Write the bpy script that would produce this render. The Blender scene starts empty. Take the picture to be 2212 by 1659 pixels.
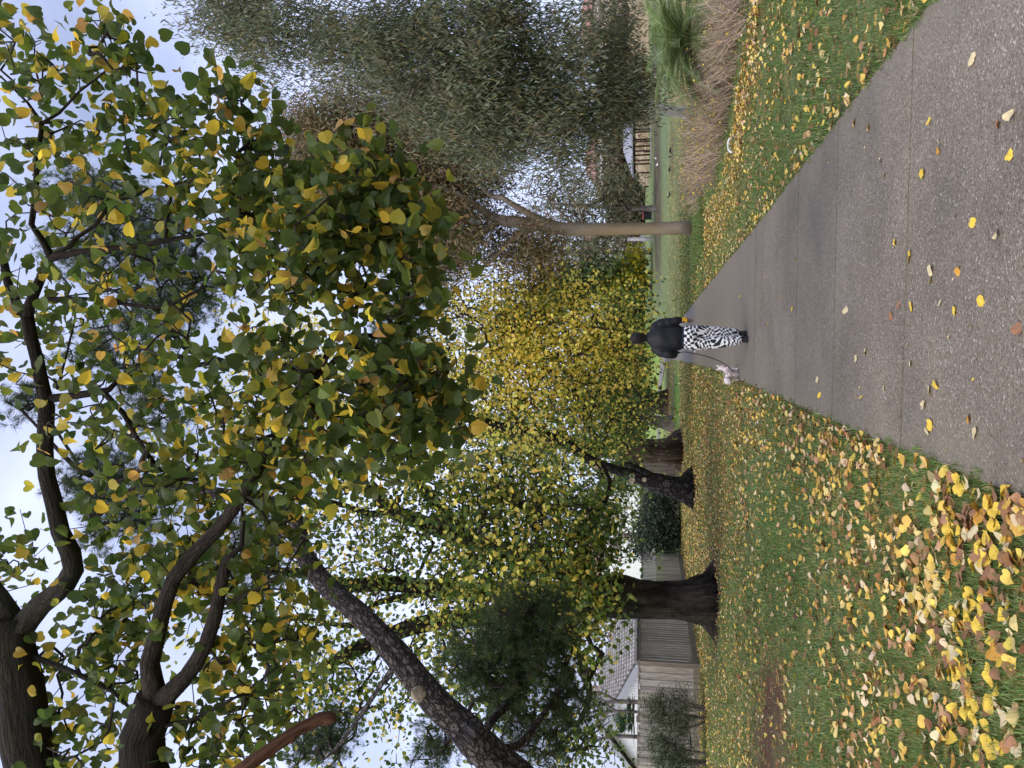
import bpy, bmesh, math, random
import numpy as np
from mathutils import Vector, Matrix, noise

rnd = random.Random(7)
rng = np.random.default_rng(7)
scene = bpy.context.scene
col = scene.collection

# ------------------------------------------------------------------ camera, world, sun, exposure
H = 1.45
PITCH = math.atan((1403 - 1106) / 1663.0)
F_PX = 1663.0
CS, SN = math.cos(PITCH), math.sin(PITCH)
cam_d = bpy.data.cameras.new('camera')
cam = bpy.data.objects.new('camera', cam_d)
col.objects.link(cam)
cam_d.sensor_fit = 'HORIZONTAL'
cam_d.sensor_width = 36.0
cam_d.lens = F_PX * 36.0 / 2212.0
cam_d.clip_start = 0.05
cam_d.clip_end = 3000
# the photograph was taken with the phone turned on its side: the camera is rolled by 90 degrees
X = Vector((0, SN, -CS)); Y = Vector((1, 0, 0)); Z = Vector((0, -CS, -SN))
M = Matrix((X, Y, Z)).transposed().to_4x4()
M.translation = Vector((0, 0, H))
cam.matrix_world = M
scene.camera = cam

SUN_EL, SUN_AZ = math.radians(48), math.radians(205)   # azimuth clockwise from +Y
world = bpy.data.worlds.new('World')
scene.world = world
world.use_nodes = True
wn = world.node_tree
wn.nodes.clear()
w_out = wn.nodes.new('ShaderNodeOutputWorld')
w_bg = wn.nodes.new('ShaderNodeBackground')
w_sky = wn.nodes.new('ShaderNodeTexSky')
w_sky.sky_type = 'NISHITA'
w_sky.sun_disc = False
w_sky.sun_elevation = SUN_EL
w_sky.sun_rotation = SUN_AZ
w_sky.air_density = 1.0
w_sky.dust_density = 2.5
w_sky.ozone_density = 2.0
w_co = wn.nodes.new('ShaderNodeTexCoord')
w_map = wn.nodes.new('ShaderNodeMapping')
w_map.inputs['Scale'].default_value = (1.0, 1.0, 2.6)
w_no = wn.nodes.new('ShaderNodeTexNoise')
w_no.inputs['Scale'].default_value = 1.7
w_no.inputs['Detail'].default_value = 5
w_no.inputs['Roughness'].default_value = 0.5
w_ramp = wn.nodes.new('ShaderNodeValToRGB')
w_ramp.color_ramp.elements[0].position = 0.36
w_ramp.color_ramp.elements[0].color = (0.3, 0.3, 0.3, 1)
w_ramp.color_ramp.elements[1].position = 0.66
w_ramp.color_ramp.elements[1].color = (0.95, 0.95, 0.95, 1)
w_mix = wn.nodes.new('ShaderNodeMixRGB')
w_mix.inputs['Color2'].default_value = (6.9, 7.6, 10.9, 1)   # thin high cloud, in the sky texture's own units
wn.links.new(w_co.outputs['Generated'], w_map.inputs['Vector'])
wn.links.new(w_map.outputs[0], w_no.inputs['Vector'])
wn.links.new(w_no.outputs['Fac'], w_ramp.inputs['Fac'])
wn.links.new(w_ramp.outputs['Color'], w_mix.inputs['Fac'])
wn.links.new(w_sky.outputs['Color'], w_mix.inputs['Color1'])
wn.links.new(w_mix.outputs['Color'], w_bg.inputs['Color'])
w_bg.inputs['Strength'].default_value = 0.083
wn.links.new(w_bg.outputs[0], w_out.inputs[0])

sun_d = bpy.data.lights.new('sun', 'SUN')
sun_d.energy = 1.5
sun_d.angle = math.radians(60)
sun_d.color = (1.0, 0.91, 0.78)
sun = bpy.data.objects.new('sun', sun_d)
col.objects.link(sun)
sdir = Vector((math.sin(SUN_AZ) * math.cos(SUN_EL), math.cos(SUN_AZ) * math.cos(SUN_EL), math.sin(SUN_EL)))
sun.rotation_euler = sdir.to_track_quat('Z', 'Y').to_euler()

scene.view_settings.view_transform = 'Standard'
scene.view_settings.look = 'None'
scene.view_settings.exposure = 0.86
scene.view_settings.gamma = 1.0
scene.render.engine = 'CYCLES'
scene.cycles.max_bounces = 6
scene.cycles.diffuse_bounces = 3
scene.cycles.glossy_bounces = 2
scene.cycles.transmission_bounces = 4
scene.cycles.transparent_max_bounces = 4
scene.cycles.use_denoising = True

# ------------------------------------------------------------------ measuring: photo point (V, y) + depth -> world
def P(V, y, D):
    x = (829.5 - y) / F_PX * D
    u = (1106 - V) / F_PX * D
    return np.array((x, D * CS - u * SN, H + D * SN + u * CS))

def terrain(x, y):
    x = np.asarray(x, float); y = np.asarray(y, float)
    t = np.clip(y - 36, 0, 124)
    z = 0.025 * t * t / (t + 8.0)
    z = z + 0.02 * np.sin(x * 0.9 + 1.3) * np.sin(y * 0.7) * np.clip((np.abs(x - 0.1) - 2.0) / 3, 0, 1)
    return z

def toPix(p):
    p = np.atleast_2d(p)
    dx = p[:, 0]; dy = p[:, 1]; dz = p[:, 2] - H
    D = dy * CS + dz * SN
    u = -dy * SN + dz * CS
    Ds = np.where(np.abs(D) < 1e-3, 1e-3, D)
    return 1106 - u / Ds * F_PX, 829.5 - dx / Ds * F_PX, D

def G(V, y):
    lo, hi = 0.5, 400.0
    for _ in range(60):
        m = 0.5 * (lo + hi)
        p = P(V, y, m)
        if p[2] > terrain(p[0], p[1]): lo = m
        else: hi = m
    return P(V, y, lo)

# ------------------------------------------------------------------ tagging
def tag(o, label=None, cat=None, group=None, kind=None):
    if label: o['label'] = label
    if cat: o['category'] = cat
    if group: o['group'] = group
    if kind: o['kind'] = kind
    return o

def thing(name, label, cat, loc=(0, 0, 0), group=None, rz=0.0):
    o = bpy.data.objects.new(name, None)
    o.empty_display_size = 0.2
    col.objects.link(o)
    o.location = loc
    o.rotation_euler = (0, 0, rz)
    return tag(o, label, cat, group)

def link(name, me, mats, parent=None, smooth=False):
    o = bpy.data.objects.new(name, me)
    col.objects.link(o)
    for m in (mats if isinstance(mats, (list, tuple)) else [mats]):
        if m: me.materials.append(m)
    if parent is not None:
        o.parent = parent
    me.polygons.foreach_set('use_smooth', np.full(len(me.polygons), bool(smooth)))
    return o

# ------------------------------------------------------------------ mesh builder
class MB:
    def __init__(s):
        s.v = []; s.f = []; s.c = []; s.uv = []; s.mi = []; s.n = 0
    def add(s, v, faces, color=None, uv=None, mi=0):
        """v (n,3); faces list of (m,k) int arrays"""
        v = np.asarray(v, float)
        s.v.append(v)
        for f in faces:
            f = np.asarray(f, np.int64)
            if len(f) == 0: continue
            s.f.append(f + s.n); s.mi.append(np.full(len(f), mi, np.int32))
        n = len(v)
        if color is None: color = np.tile((0.5, 0.5, 0.5), (n, 1))
        color = np.asarray(color, float)
        if color.ndim == 1: color = np.tile(color, (n, 1))
        s.c.append(color)
        s.uv.append(np.zeros((n, 2)) if uv is None else np.asarray(uv, float))
        s.n += n
    def mesh(s, name, origin=(0, 0, 0)):
        me = bpy.data.meshes.new(name)
        v = np.concatenate(s.v) - np.asarray(origin, float)
        me.vertices.add(len(v)); me.vertices.foreach_set('co', v.astype(np.float32).ravel())
        loops = np.concatenate([f.ravel() for f in s.f])
        tot = np.concatenate([np.full(len(f), f.shape[1], np.int32) for f in s.f])
        start = np.concatenate(([0], np.cumsum(tot)[:-1])).astype(np.int32)
        me.loops.add(len(loops)); me.loops.foreach_set('vertex_index', loops.astype(np.int32))
        me.polygons.add(len(tot)); me.polygons.foreach_set('loop_start', start)
        try: me.polygons.foreach_set('loop_total', tot)
        except Exception: pass
        me.polygons.foreach_set('material_index', np.concatenate(s.mi))
        c = np.concatenate(s.c)
        if c.shape[1] == 3: c = np.hstack((c, np.ones((len(c), 1))))
        a = me.color_attributes.new('Col', 'FLOAT_COLOR', 'POINT')
        a.data.foreach_set('color', c.astype(np.float32).ravel())
        uvl = me.uv_layers.new(name='UVMap')
        uvl.data.foreach_set('uv', np.concatenate(s.uv)[loops].astype(np.float32).ravel())
        me.update(calc_edges=True)
        return me
    def build(s, name, mats, parent=None, smooth=False, origin=(0, 0, 0)):
        me = s.mesh(name, origin)
        o = link(name, me, mats, parent, smooth)
        if parent is None: o.location = origin
        return o

def frames(pts):
    pts = np.asarray(pts, float)
    t = np.gradient(pts, axis=0)
    t /= np.linalg.norm(t, axis=1)[:, None] + 1e-12
    a = np.array((0, 0, 1.0)) if abs(t[0][2]) < 0.8 else np.array((1.0, 0, 0))
    n = np.cross(t[0], a); n /= np.linalg.norm(n)
    N = [n]
    for i in range(1, len(pts)):
        n = N[-1] - t[i] * np.dot(N[-1], t[i])
        L = np.linalg.norm(n)
        n = n / L if L > 1e-9 else N[-1]
        N.append(n)
    N = np.array(N)
    return t, N, np.cross(t, N)

def tube(mb, pts, rad, sides=8, color=None, rough=0.0, seed=0, mi=0, cap=True, flare=None, vscale=1.0):
    pts = np.asarray(pts, float); rad = np.asarray(rad, float)
    n = len(pts)
    t, N, B = frames(pts)
    ang = np.linspace(0, 2 * np.pi, sides + 1)
    L = np.concatenate(([0], np.cumsum(np.linalg.norm(np.diff(pts, axis=0), axis=1))))
    R = np.repeat(rad[:, None], sides + 1, 1)
    if rough > 0:
        for i in range(n):
            for j in range(sides):
                p = Vector((math.cos(ang[j]) * 1.7 + seed * 3.1, math.sin(ang[j]) * 1.7, L[i] * 0.8))
                q = Vector((math.cos(ang[j]) * 5.0 + seed, math.sin(ang[j]) * 5.0, L[i] * 1.6))
                R[i, j] *= 1 + rough * (noise.noise(p) * 1.0 + noise.noise(q) * 0.6)
                if sides >= 16:
                    rr_ = noise.noise(Vector((math.cos(ang[j]) * 9 + seed * 2, math.sin(ang[j]) * 9, L[i] * 1.3)))
                    R[i, j] *= 1 + min(rough * 1.1, 0.11) * (1 - 2.2 * abs(rr_))
            R[i, sides] = R[i, 0]
    if flare is not None:
        lobes, amp, hgt = flare
        for i in range(n):
            k = math.exp(-L[i] / hgt)
            if k < 0.01: continue
            R[i] *= 1 + k * amp * (0.55 + 0.45 * np.cos(lobes * ang + seed) + 0.2 * np.cos((lobes + 2) * ang + 2 * seed))
    v = pts[:, None, :] + R[:, :, None] * (np.cos(ang)[None, :, None] * N[:, None, :] + np.sin(ang)[None, :, None] * B[:, None, :])
    v = v.reshape(-1, 3)
    rm = float(np.mean(rad))
    uv = np.stack((np.tile(ang * rm, n), np.repeat(L, sides + 1)), 1) * vscale
    s1 = sides + 1
    i = np.arange(n - 1)[:, None]; j = np.arange(sides)[None, :]
    q = np.stack((i * s1 + j, i * s1 + j + 1, (i + 1) * s1 + j + 1, (i + 1) * s1 + j), -1).reshape(-1, 4)
    faces = [q]
    if cap:
        faces.append(np.array([[(n - 1) * s1 + k for k in range(sides)]]))
        faces.append(np.array([[k for k in range(sides)][::-1]]))
    mb.add(v, faces, color, uv, mi)

def smooth_path(pts, rad, step):
    """Catmull-Rom through pts; returns resampled pts, rad"""
    pts = np.asarray(pts, float); rad = np.asarray(rad, float)
    if len(pts) < 2: return pts, rad
    P0 = np.vstack((2 * pts[0] - pts[1], pts, 2 * pts[-1] - pts[-2]))
    op, orr = [], []
    for i in range(len(pts) - 1):
        a, b, c, d = P0[i], P0[i + 1], P0[i + 2], P0[i + 3]
        m = max(1, int(np.linalg.norm(c - b) / step))
        for k in range(m):
            t = k / m
            op.append(0.5 * ((2 * b) + (-a + c) * t + (2 * a - 5 * b + 4 * c - d) * t * t + (-a + 3 * b - 3 * c + d) * t ** 3))
            orr.append(rad[i] * (1 - t) + rad[i + 1] * t)
    op.append(pts[-1]); orr.append(rad[-1])
    return np.array(op), np.array(orr)

def box(mb, c, size, rz=0.0, color=None, mi=0, axes=None):
    c = np.asarray(c, float); h = np.asarray(size, float) / 2
    if axes is None:
        ca, sa = math.cos(rz), math.sin(rz)
        axes = np.array(((ca, sa, 0), (-sa, ca, 0), (0, 0, 1)))
    axes = np.asarray(axes, float)
    v = [c + sx * h[0] * axes[0] + sy * h[1] * axes[1] + sz * h[2] * axes[2] for sz in (-1, 1) for sy in (-1, 1) for sx in (-1, 1)]
    f = np.array([[0, 2, 3, 1], [4, 5, 7, 6], [0, 1, 5, 4], [2, 6, 7, 3], [0, 4, 6, 2], [1, 3, 7, 5]])
    mb.add(v, [f], color, None, mi)

# ------------------------------------------------------------------ leaves
def rand_rot(n, normal_bias=(0, 0, 1), bias=0.8, g=None):
    g = g or rng
    nz = g.normal(size=(n, 3)); nz /= np.linalg.norm(nz, axis=1)[:, None]
    nz = nz + np.asarray(normal_bias) * bias
    nz /= np.linalg.norm(nz, axis=1)[:, None]
    a = g.normal(size=(n, 3))
    y = a - nz * np.sum(a * nz, 1)[:, None]; y /= np.linalg.norm(y, axis=1)[:, None]
    x = np.cross(y, nz)
    return np.stack((x, y, nz), 2)          # columns

def hang_rot(n, down=1.2, g=None):
    """leaf length axis (y) biased downwards"""
    g = g or rng
    y = g.normal(size=(n, 3)); y /= np.linalg.norm(y, axis=1)[:, None]
    y[:, 2] -= down
    y /= np.linalg.norm(y, axis=1)[:, None]
    a = g.normal(size=(n, 3))
    z = a - y * np.sum(a * y, 1)[:, None]; z /= np.linalg.norm(z, axis=1)[:, None]
    x = np.cross(y, z)
    return np.stack((x, y, z), 2)

def scatter(mb, tmpl, faces, pos, R, sc, colr, mi=0):
    n, k = len(pos), len(tmpl)
    v = np.einsum('nij,kj->nki', R, tmpl) * np.asarray(sc)[:, None, None] + pos[:, None, :]
    off = (np.arange(n) * k)[:, None, None]
    fs = [(np.asarray(f)[None] + off).reshape(-1, np.asarray(f).shape[1]) for f in faces]
    mb.add(v.reshape(-1, 3), fs, np.repeat(colr, k, 0), None, mi)

# heart-shaped toothed leaf, 13 vertices
def heart(curl=0.12, fold=0.12, w=1.0, lobes=True):
    L = [(0.0, 0.0), (0.24, -0.08), (0.47, 0.02), (0.56, 0.26), (0.51, 0.50), (0.36, 0.74), (0.15, 0.90), (0.0, 1.05)]
    mid = [(0, 0), (0, 0.22), (0, 0.45), (0, 0.72), (0, 1.05)]
    v = []
    for (x, y) in mid: v.append((x, y - 0.4, -curl * (y - 0.3) ** 2 * 1.4))
    right = L[1:7]
    for (x, y) in right: v.append((x * w, y - 0.4, fold * x - curl * (y - 0.3) ** 2 * 1.4 - 0.35 * curl * x * x))
    for (x, y) in right: v.append((-x * w, y - 0.4, fold * x - curl * (y - 0.3) ** 2 * 1.4 - 0.35 * curl * x * x))
    q = [[0, 5, 6, 1], [1, 6, 7, 1], [1, 7, 8, 2], [2, 8, 9, 3], [3, 9, 10, 4]]
    quads = [[0, 5, 6, 1], [1, 7, 8, 2], [2, 8, 9, 3], [3, 9, 10, 4]]
    tris = [[1, 6, 7]]
    ql = [[a if a < 5 else a + 6 for a in f][::-1] for f in quads]
    tl = [[a if a < 5 else a + 6 for a in f][::-1] for f in tris]
    return np.array(v), [quads + ql, tris + tl]

HEART = heart()
HEARTS = [heart(c_, f_, w_) for c_, f_, w_ in ((0.12, 0.15, 1.0), (0.45, 0.35, 0.9), (-0.35, 0.5, 0.95), (0.25, -0.3, 1.05), (0.7, 0.6, 0.8))]
# simple folded leaf
LEAF4 = (np.array([(0, -0.5, 0), (0.42, 0.0, 0.09), (0, 0.55, -0.06), (-0.42, 0.0, 0.09)]), [[[0, 1, 2], [0, 2, 3]]])
LEAF6 = (np.array([(0, -0.48, 0), (0.36, -0.22, 0.07), (0.34, 0.2, 0.06), (0, 0.6, -0.08), (-0.34, 0.2, 0.06), (-0.36, -0.22, 0.07)]),
         [[[0, 1, 2, 3], [0, 3, 4, 5]]])
# narrow sickle leaf of a gum
GUM = (np.array([(0, 0, 0), (0.09, 0.3, 0.03), (0.12, 0.62, 0.0), (0.04, 1.0, -0.02), (-0.03, 0.66, 0.03), (-0.07, 0.3, 0.0)]),
       [[[0, 1, 4, 5][::1], [1, 2, 3, 4]]])
def tuft(nn=26, seed=1, spread=1.0, w=0.012):
    g = np.random.default_rng(seed)
    v = []; f = []
    for i in range(nn):
        d = g.normal(size=3); d[1] = abs(d[1]) * 1.0 + 0.35; d /= np.linalg.norm(d)
        s = np.cross(d, g.normal(size=3)); s /= np.linalg.norm(s)
        L = g.uniform(0.75, 1.1)
        b = np.array((0, g.uniform(-0.5, 0.25), 0))
        k = len(v)
        v += [b + s * w, b - s * w, b + d * L + np.array((0, 0, -0.1 * L))]
        f.append([k, k + 1, k + 2])
    return np.array(v), [f]
TUFTS = [tuft(44, s, w=0.014) for s in (1, 2, 3)]

def palette(n, cols, weights, jit=0.18, g=None):
    g = g or rng
    cols = np.asarray(cols, float); w = np.asarray(weights, float); w = w / w.sum()
    i = g.choice(len(cols), n, p=w)
    c = cols[i] * np.exp(g.normal(size=(n, 1)) * jit) * np.exp(g.normal(size=(n, 3)) * jit * 0.35)
    return np.clip(c, 0.003, 0.85)

# ------------------------------------------------------------------ branch growing
def grow(nodes, npar, targets, g, sag=0.05, step=None, wig=0.10):
    """connect every target to the nearest node by a bent twig; returns nodes, parents (arrays)"""
    nodes = list(map(np.asarray, nodes)); par = list(npar)
    arr = np.array(nodes)
    d0 = np.array([np.min(np.sum((arr - t) ** 2, 1)) for t in targets])
    order = np.argsort(d0)
    cap = len(nodes) + len(targets) * 5 + 10
    buf = np.zeros((cap, 3)); buf[:len(nodes)] = arr
    n = len(nodes)
    tips = np.zeros(len(targets), int)
    for ti in order:
        t = targets[ti]
        d = np.sum((buf[:n] - t) ** 2, 1)
        k = int(np.argmin(d))
        a = buf[k]; L = math.sqrt(d[k])
        m = 1 if L < 0.12 else (2 if (step is None or L < step) else 4)
        prev = k
        off = g.normal(size=3) * L * wig
        for s in range(1, m + 1):
            f = s / m
            p = a + (t - a) * f
            if s < m: p = p + off * math.sin(math.pi * f) + np.array((0, 0, L * sag * math.sin(math.pi * f)))
            if n >= cap: break
            buf[n] = p; par.append(prev); prev = n; n += 1
        tips[ti] = prev
    return buf[:n].copy(), np.array(par), tips

def pipes(mb, nodes, par, first, r_tip, expo=0.42, rmax=0.05, sides=4, color=None, mi=0):
    n = len(nodes)
    cnt = np.ones(n)
    for i in range(n - 1, first - 1, -1):
        if par[i] >= first: cnt[par[i]] += cnt[i]
    rad = np.minimum(r_tip * cnt ** expo, rmax)
    idx = np.arange(first, n)
    a = nodes[par[idx]]; b = nodes[idx]
    rb = rad[idx]; ra = np.where(par[idx] >= first, rad[np.maximum(par[idx], 0)], rad[idx] * 1.15)
    t = b - a; L = np.linalg.norm(t, axis=1)[:, None] + 1e-9; t = t / L
    ref = np.where(np.abs(t[:, 2:3]) < 0.8, np.array([[0, 0, 1.0]]), np.array([[1.0, 0, 0]]))
    N = np.cross(t, ref); N /= np.linalg.norm(N, axis=1)[:, None]; B = np.cross(t, N)
    ang = np.arange(sides) * 2 * np.pi / sides
    ring = np.cos(ang)[None, :, None] * N[:, None, :] + np.sin(ang)[None, :, None] * B[:, None, :]
    va = a[:, None, :] + ring * ra[:, None, None]
    vb = b[:, None, :] + t[:, None, :] * rb[:, None, None] * 0.3 + ring * rb[:, None, None]
    v = np.concatenate((va, vb), 1).reshape(-1, 3)
    k = np.arange(len(idx))[:, None, None] * (2 * sides)
    j = np.arange(sides)
    q = np.stack((j, (j + 1) % sides, (j + 1) % sides + sides, j + sides), -1)[None]
    mb.add(v, [(q + k).reshape(-1, 4)], color, None, mi)

# ------------------------------------------------------------------ materials
def mat(name):
    m = bpy.data.materials.new(name); m.use_nodes = True
    nt = m.node_tree
    b = nt.nodes['Principled BSDF']
    return m, nt, b

def nd(nt, t, **kw):
    n = nt.nodes.new(t)
    for k, v in kw.items():
        if k in n.inputs: n.inputs[k].default_value = v
        else: setattr(n, k, v)
    return n

def leaf_mat(name, trans=0.35, rough=0.45, spec=0.4, boost=1.6):
    m, nt, b = mat(name)
    a = nd(nt, 'ShaderNodeAttribute', attribute_name='Col')
    geo = nd(nt, 'ShaderNodeNewGeometry')
    no = nd(nt, 'ShaderNodeTexNoise', Scale=9.0, Detail=2.0)
    ramp = nd(nt, 'ShaderNodeMapRange'); ramp.inputs[3].default_value = 0.78; ramp.inputs[4].default_value = 1.22
    nt.links.new(no.outputs['Fac'], ramp.inputs[0])
    mul = nd(nt, 'ShaderNodeMixRGB', blend_type='MULTIPLY'); mul.inputs[0].default_value = 1
    nt.links.new(a.outputs['Color'], mul.inputs[1]); nt.links.new(ramp.outputs[0], mul.inputs[2])
    tr = nd(nt, 'ShaderNodeBsdfTranslucent')
    sc = nd(nt, 'ShaderNodeMixRGB', blend_type='MULTIPLY'); sc.inputs[0].default_value = 1
    sc.inputs[2].default_value = (boost * 1.1, boost, boost * 0.65, 1)
    nt.links.new(mul.outputs[0], sc.inputs[1]); nt.links.new(sc.outputs[0], tr.inputs[0])
    nt.links.new(mul.outputs[0], b.inputs['Base Color'])
    b.inputs['Roughness'].default_value = rough
    b.inputs['Specular IOR Level'].default_value = spec
    mx = nd(nt, 'ShaderNodeMixShader'); mx.inputs[0].default_value = trans
    nt.links.new(b.outputs[0], mx.inputs[1]); nt.links.new(tr.outputs[0], mx.inputs[2])
    nt.links.new(mx.outputs[0], nt.nodes['Material Output'].inputs[0])
    return m

def bark_mat(name, c1, c2, su=14, sv=2.5, bump=0.6, dist=0.03, blocky=False, moss=0.0, mosscol=(0.07, 0.09, 0.03, 1)):
    m, nt, b = mat(name)
    uv = nd(nt, 'ShaderNodeUVMap', uv_map='UVMap')
    mp = nd(nt, 'ShaderNodeMapping'); mp.inputs['Scale'].default_value = (su, sv, 1)
    nt.links.new(uv.outputs[0], mp.inputs[0])
    wob = nd(nt, 'ShaderNodeTexNoise', Scale=1.2, Detail=3.0)
    nt.links.new(mp.outputs[0], wob.inputs['Vector'])
    addv = nd(nt, 'ShaderNodeMixRGB', blend_type='LINEAR_LIGHT'); addv.inputs[0].default_value = 0.9 if blocky else 0.35
    nt.links.new(mp.outputs[0], addv.inputs[1]); nt.links.new(wob.outputs['Color'], addv.inputs[2])
    if blocky:
        t = nd(nt, 'ShaderNodeTexVoronoi', feature='DISTANCE_TO_EDGE', Scale=1.0)
        nt.links.new(addv.outputs[0], t.inputs['Vector'])
        mr = nd(nt, 'ShaderNodeMapRange'); mr.inputs[1].default_value = 0.0; mr.inputs[2].default_value = 0.22
        nt.links.new(t.outputs['Distance'], mr.inputs[0]); hsrc = mr.outputs[0]
    else:
        t = nd(nt, 'ShaderNodeTexNoise', Scale=1.0, Detail=5.0, Roughness=0.65)
        nt.links.new(addv.outputs[0], t.inputs['Vector'])
        mr = nd(nt, 'ShaderNodeMapRange'); mr.inputs[1].default_value = 0.36; mr.inputs[2].default_value = 0.62
        nt.links.new(t.outputs['Fac'], mr.inputs[0]); hsrc = mr.outputs[0]
    fine = nd(nt, 'ShaderNodeTexNoise', Scale=6.0, Detail=4.0)
    nt.links.new(mp.outputs[0], fine.inputs['Vector'])
    hm = nd(nt, 'ShaderNodeMath', operation='MULTIPLY_ADD'); hm.inputs[1].default_value = 0.35
    nt.links.new(fine.outputs['Fac'], hm.inputs[0]); nt.links.new(hsrc, hm.inputs[2])
    mix = nd(nt, 'ShaderNodeMixRGB'); mix.inputs[1].default_value = (*c1, 1); mix.inputs[2].default_value = (*c2, 1)
    nt.links.new(hm.outputs[0], mix.inputs[0])
    outc = mix.outputs[0]
    if moss > 0:
        mn = nd(nt, 'ShaderNodeTexNoise', Scale=1.7, Detail=4.0)
        r2 = nd(nt, 'ShaderNodeMapRange'); r2.inputs[1].default_value = 0.5; r2.inputs[2].default_value = 0.68; r2.inputs[4].default_value = moss
        nt.links.new(mn.outputs['Fac'], r2.inputs[0])
        mm = nd(nt, 'ShaderNodeMixRGB'); mm.inputs[2].default_value = mosscol
        nt.links.new(r2.outputs[0], mm.inputs[0]); nt.links.new(outc, mm.inputs[1]); outc = mm.outputs[0]
    nt.links.new(outc, b.inputs['Base Color'])
    b.inputs['Roughness'].default_value = 0.9
    b.inputs['Specular IOR Level'].default_value = 0.2
    bp = nd(nt, 'ShaderNodeBump', Strength=bump, Distance=dist)
    nt.links.new(hm.outputs[0], bp.inputs['Height']); nt.links.new(bp.outputs[0], b.inputs['Normal'])
    return m

def plain(name, c, rough=0.7, nscale=6.0, var=0.25, bump=0.0, spec=0.3, metallic=0.0):
    m, nt, b = mat(name)
    co = nd(nt, 'ShaderNodeTexCoord')
    no = nd(nt, 'ShaderNodeTexNoise', Scale=nscale, Detail=5.0)
    nt.links.new(co.outputs['Object'], no.inputs['Vector'])
    mr = nd(nt, 'ShaderNodeMapRange'); mr.inputs[1].default_value = 0.3; mr.inputs[2].default_value = 0.7
    mr.inputs[3].default_value = 1 - var; mr.inputs[4].default_value = 1 + var
    nt.links.new(no.outputs['Fac'], mr.inputs[0])
    mx = nd(nt, 'ShaderNodeMixRGB', blend_type='MULTIPLY'); mx.inputs[0].default_value = 1
    mx.inputs[1].default_value = (*c, 1); nt.links.new(mr.outputs[0], mx.inputs[2])
    nt.links.new(mx.outputs[0], b.inputs['Base Color'])
    b.inputs['Roughness'].default_value = rough
    b.inputs['Specular IOR Level'].default_value = spec
    b.inputs['Metallic'].default_value = metallic
    if bump:
        bp = nd(nt, 'ShaderNodeBump', Strength=bump, Distance=0.02)
        nt.links.new(no.outputs['Fac'], bp.inputs['Height']); nt.links.new(bp.outputs[0], b.inputs['Normal'])
    return m

M_linden_leaf = leaf_mat('linden_leaf', 0.52, 0.45, 0.3, 1.9)
M_leaf = leaf_mat('tree_leaf', 0.45, 0.5, 0.3, 1.9)
M_gumleaf = leaf_mat('gum_leaf', 0.18, 0.6, 0.2, 1.2)
M_needle = leaf_mat('pine_needle', 0.12, 0.55, 0.3, 1.2)
M_litter = leaf_mat('fallen_leaf', 0.15, 0.6, 0.3, 1.0)
M_grass = leaf_mat('grass_blade', 0.3, 0.55, 0.3, 1.3)
M_bark_linden = bark_mat('linden_bark', (0.004, 0.003, 0.003), (0.066, 0.052, 0.042), 11, 1.6, 1.0, 0.10, moss=0.4, mosscol=(0.075, 0.085, 0.05, 1))
M_bark_near = bark_mat('near_bark', (0.008, 0.006, 0.005), (0.047, 0.036, 0.028), 26, 5.0, 1.0, 0.03, moss=0.3, mosscol=(0.055, 0.058, 0.04, 1))
M_bark_red = bark_mat('peeled_bark', (0.03, 0.013, 0.009), (0.125, 0.058, 0.036), 26, 5.0, 0.6, 0.012)
M_bark_pine = bark_mat('pine_bark', (0.010, 0.008, 0.009), (0.13, 0.11, 0.105), 15, 8.0, 1.0, 0.06, blocky=True)
M_bark_dark = bark_mat('dark_bark', (0.003, 0.003, 0.003), (0.050, 0.044, 0.043), 11, 3.6, 1.0, 0.12, blocky=True)
M_bark_brown = bark_mat('brown_bark', (0.010, 0.006, 0.005), (0.13, 0.092, 0.07), 8, 0.7, 1.0, 0.15)
M_bark_gum = bark_mat('gum_bark', (0.19, 0.16, 0.13), (0.32, 0.275, 0.235), 5, 1.3, 0.3, 0.01, moss=0.8, mosscol=(0.30, 0.22, 0.11, 1))
M_bark_white = bark_mat('white_gum_bark', (0.52, 0.47, 0.44), (0.78, 0.74, 0.70), 4, 2.0, 0.3, 0.01, moss=0.6, mosscol=(0.24, 0.18, 0.14, 1))
M_bark_grey = bark_mat('grey_bark', (0.07, 0.06, 0.055), (0.21, 0.18, 0.165), 6, 2.0, 0.5, 0.02)
M_twig = plain('twig_bark', (0.035, 0.027, 0.024), 0.9, 12, 0.4)
M_twig_grey = plain('pale_twig', (0.24, 0.185, 0.15), 0.9, 3, 0.4)
M_twig_col = leaf_mat('bare_stem', 0.0, 0.9, 0.15, 1.0)
M_cut = plain('cut_wood', (0.26, 0.215, 0.16), 0.9, 14, 0.6, 0.8)

# ------------------------------------------------------------------ ground
PATH_L = [(2600, 1228), (2212, 1075), (1990, 984), (1905, 953), (1696, 863.5), (1625, 833), (1560, 804), (1520, 792), (1468, 780), (1452, 777), (1441, 776)]
PATH_R = [(2600, -722), (2016, 0), (1701, 401), (1627, 497), (1587, 546), (1540, 603.5), (1480, 678), (1455, 712), (1441, 734)]
gl = np.array([G(*q) for q in PATH_L]); gr = np.array([G(*q) for q in PATH_R])
YS = np.arange(0.6, min(gl[-1][1], gr[-1][1]), 0.1)
def ext(g):
    # extend behind the camera along the first segment
    d = (g[1] - g[0]) / (g[1][1] - g[0][1])
    p = g[0] - d * (g[0][1] + 6)
    return np.vstack((p, g))
glx, grx = ext(gl), ext(gr)
def xl(y): return np.interp(y, glx[:, 1], glx[:, 0])
def xr(y): return np.interp(y, grx[:, 1], grx[:, 0])

HEDGE = [(1640, -120), (1631, 0), (1606, 160), (1579, 324), (1555, 417), (1519, 473)]
hg = np.array([G(*q) for q in HEDGE])
def hx(y): return np.interp(y, hg[:, 1], hg[:, 0], left=hg[0][0] + 0.5)

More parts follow.
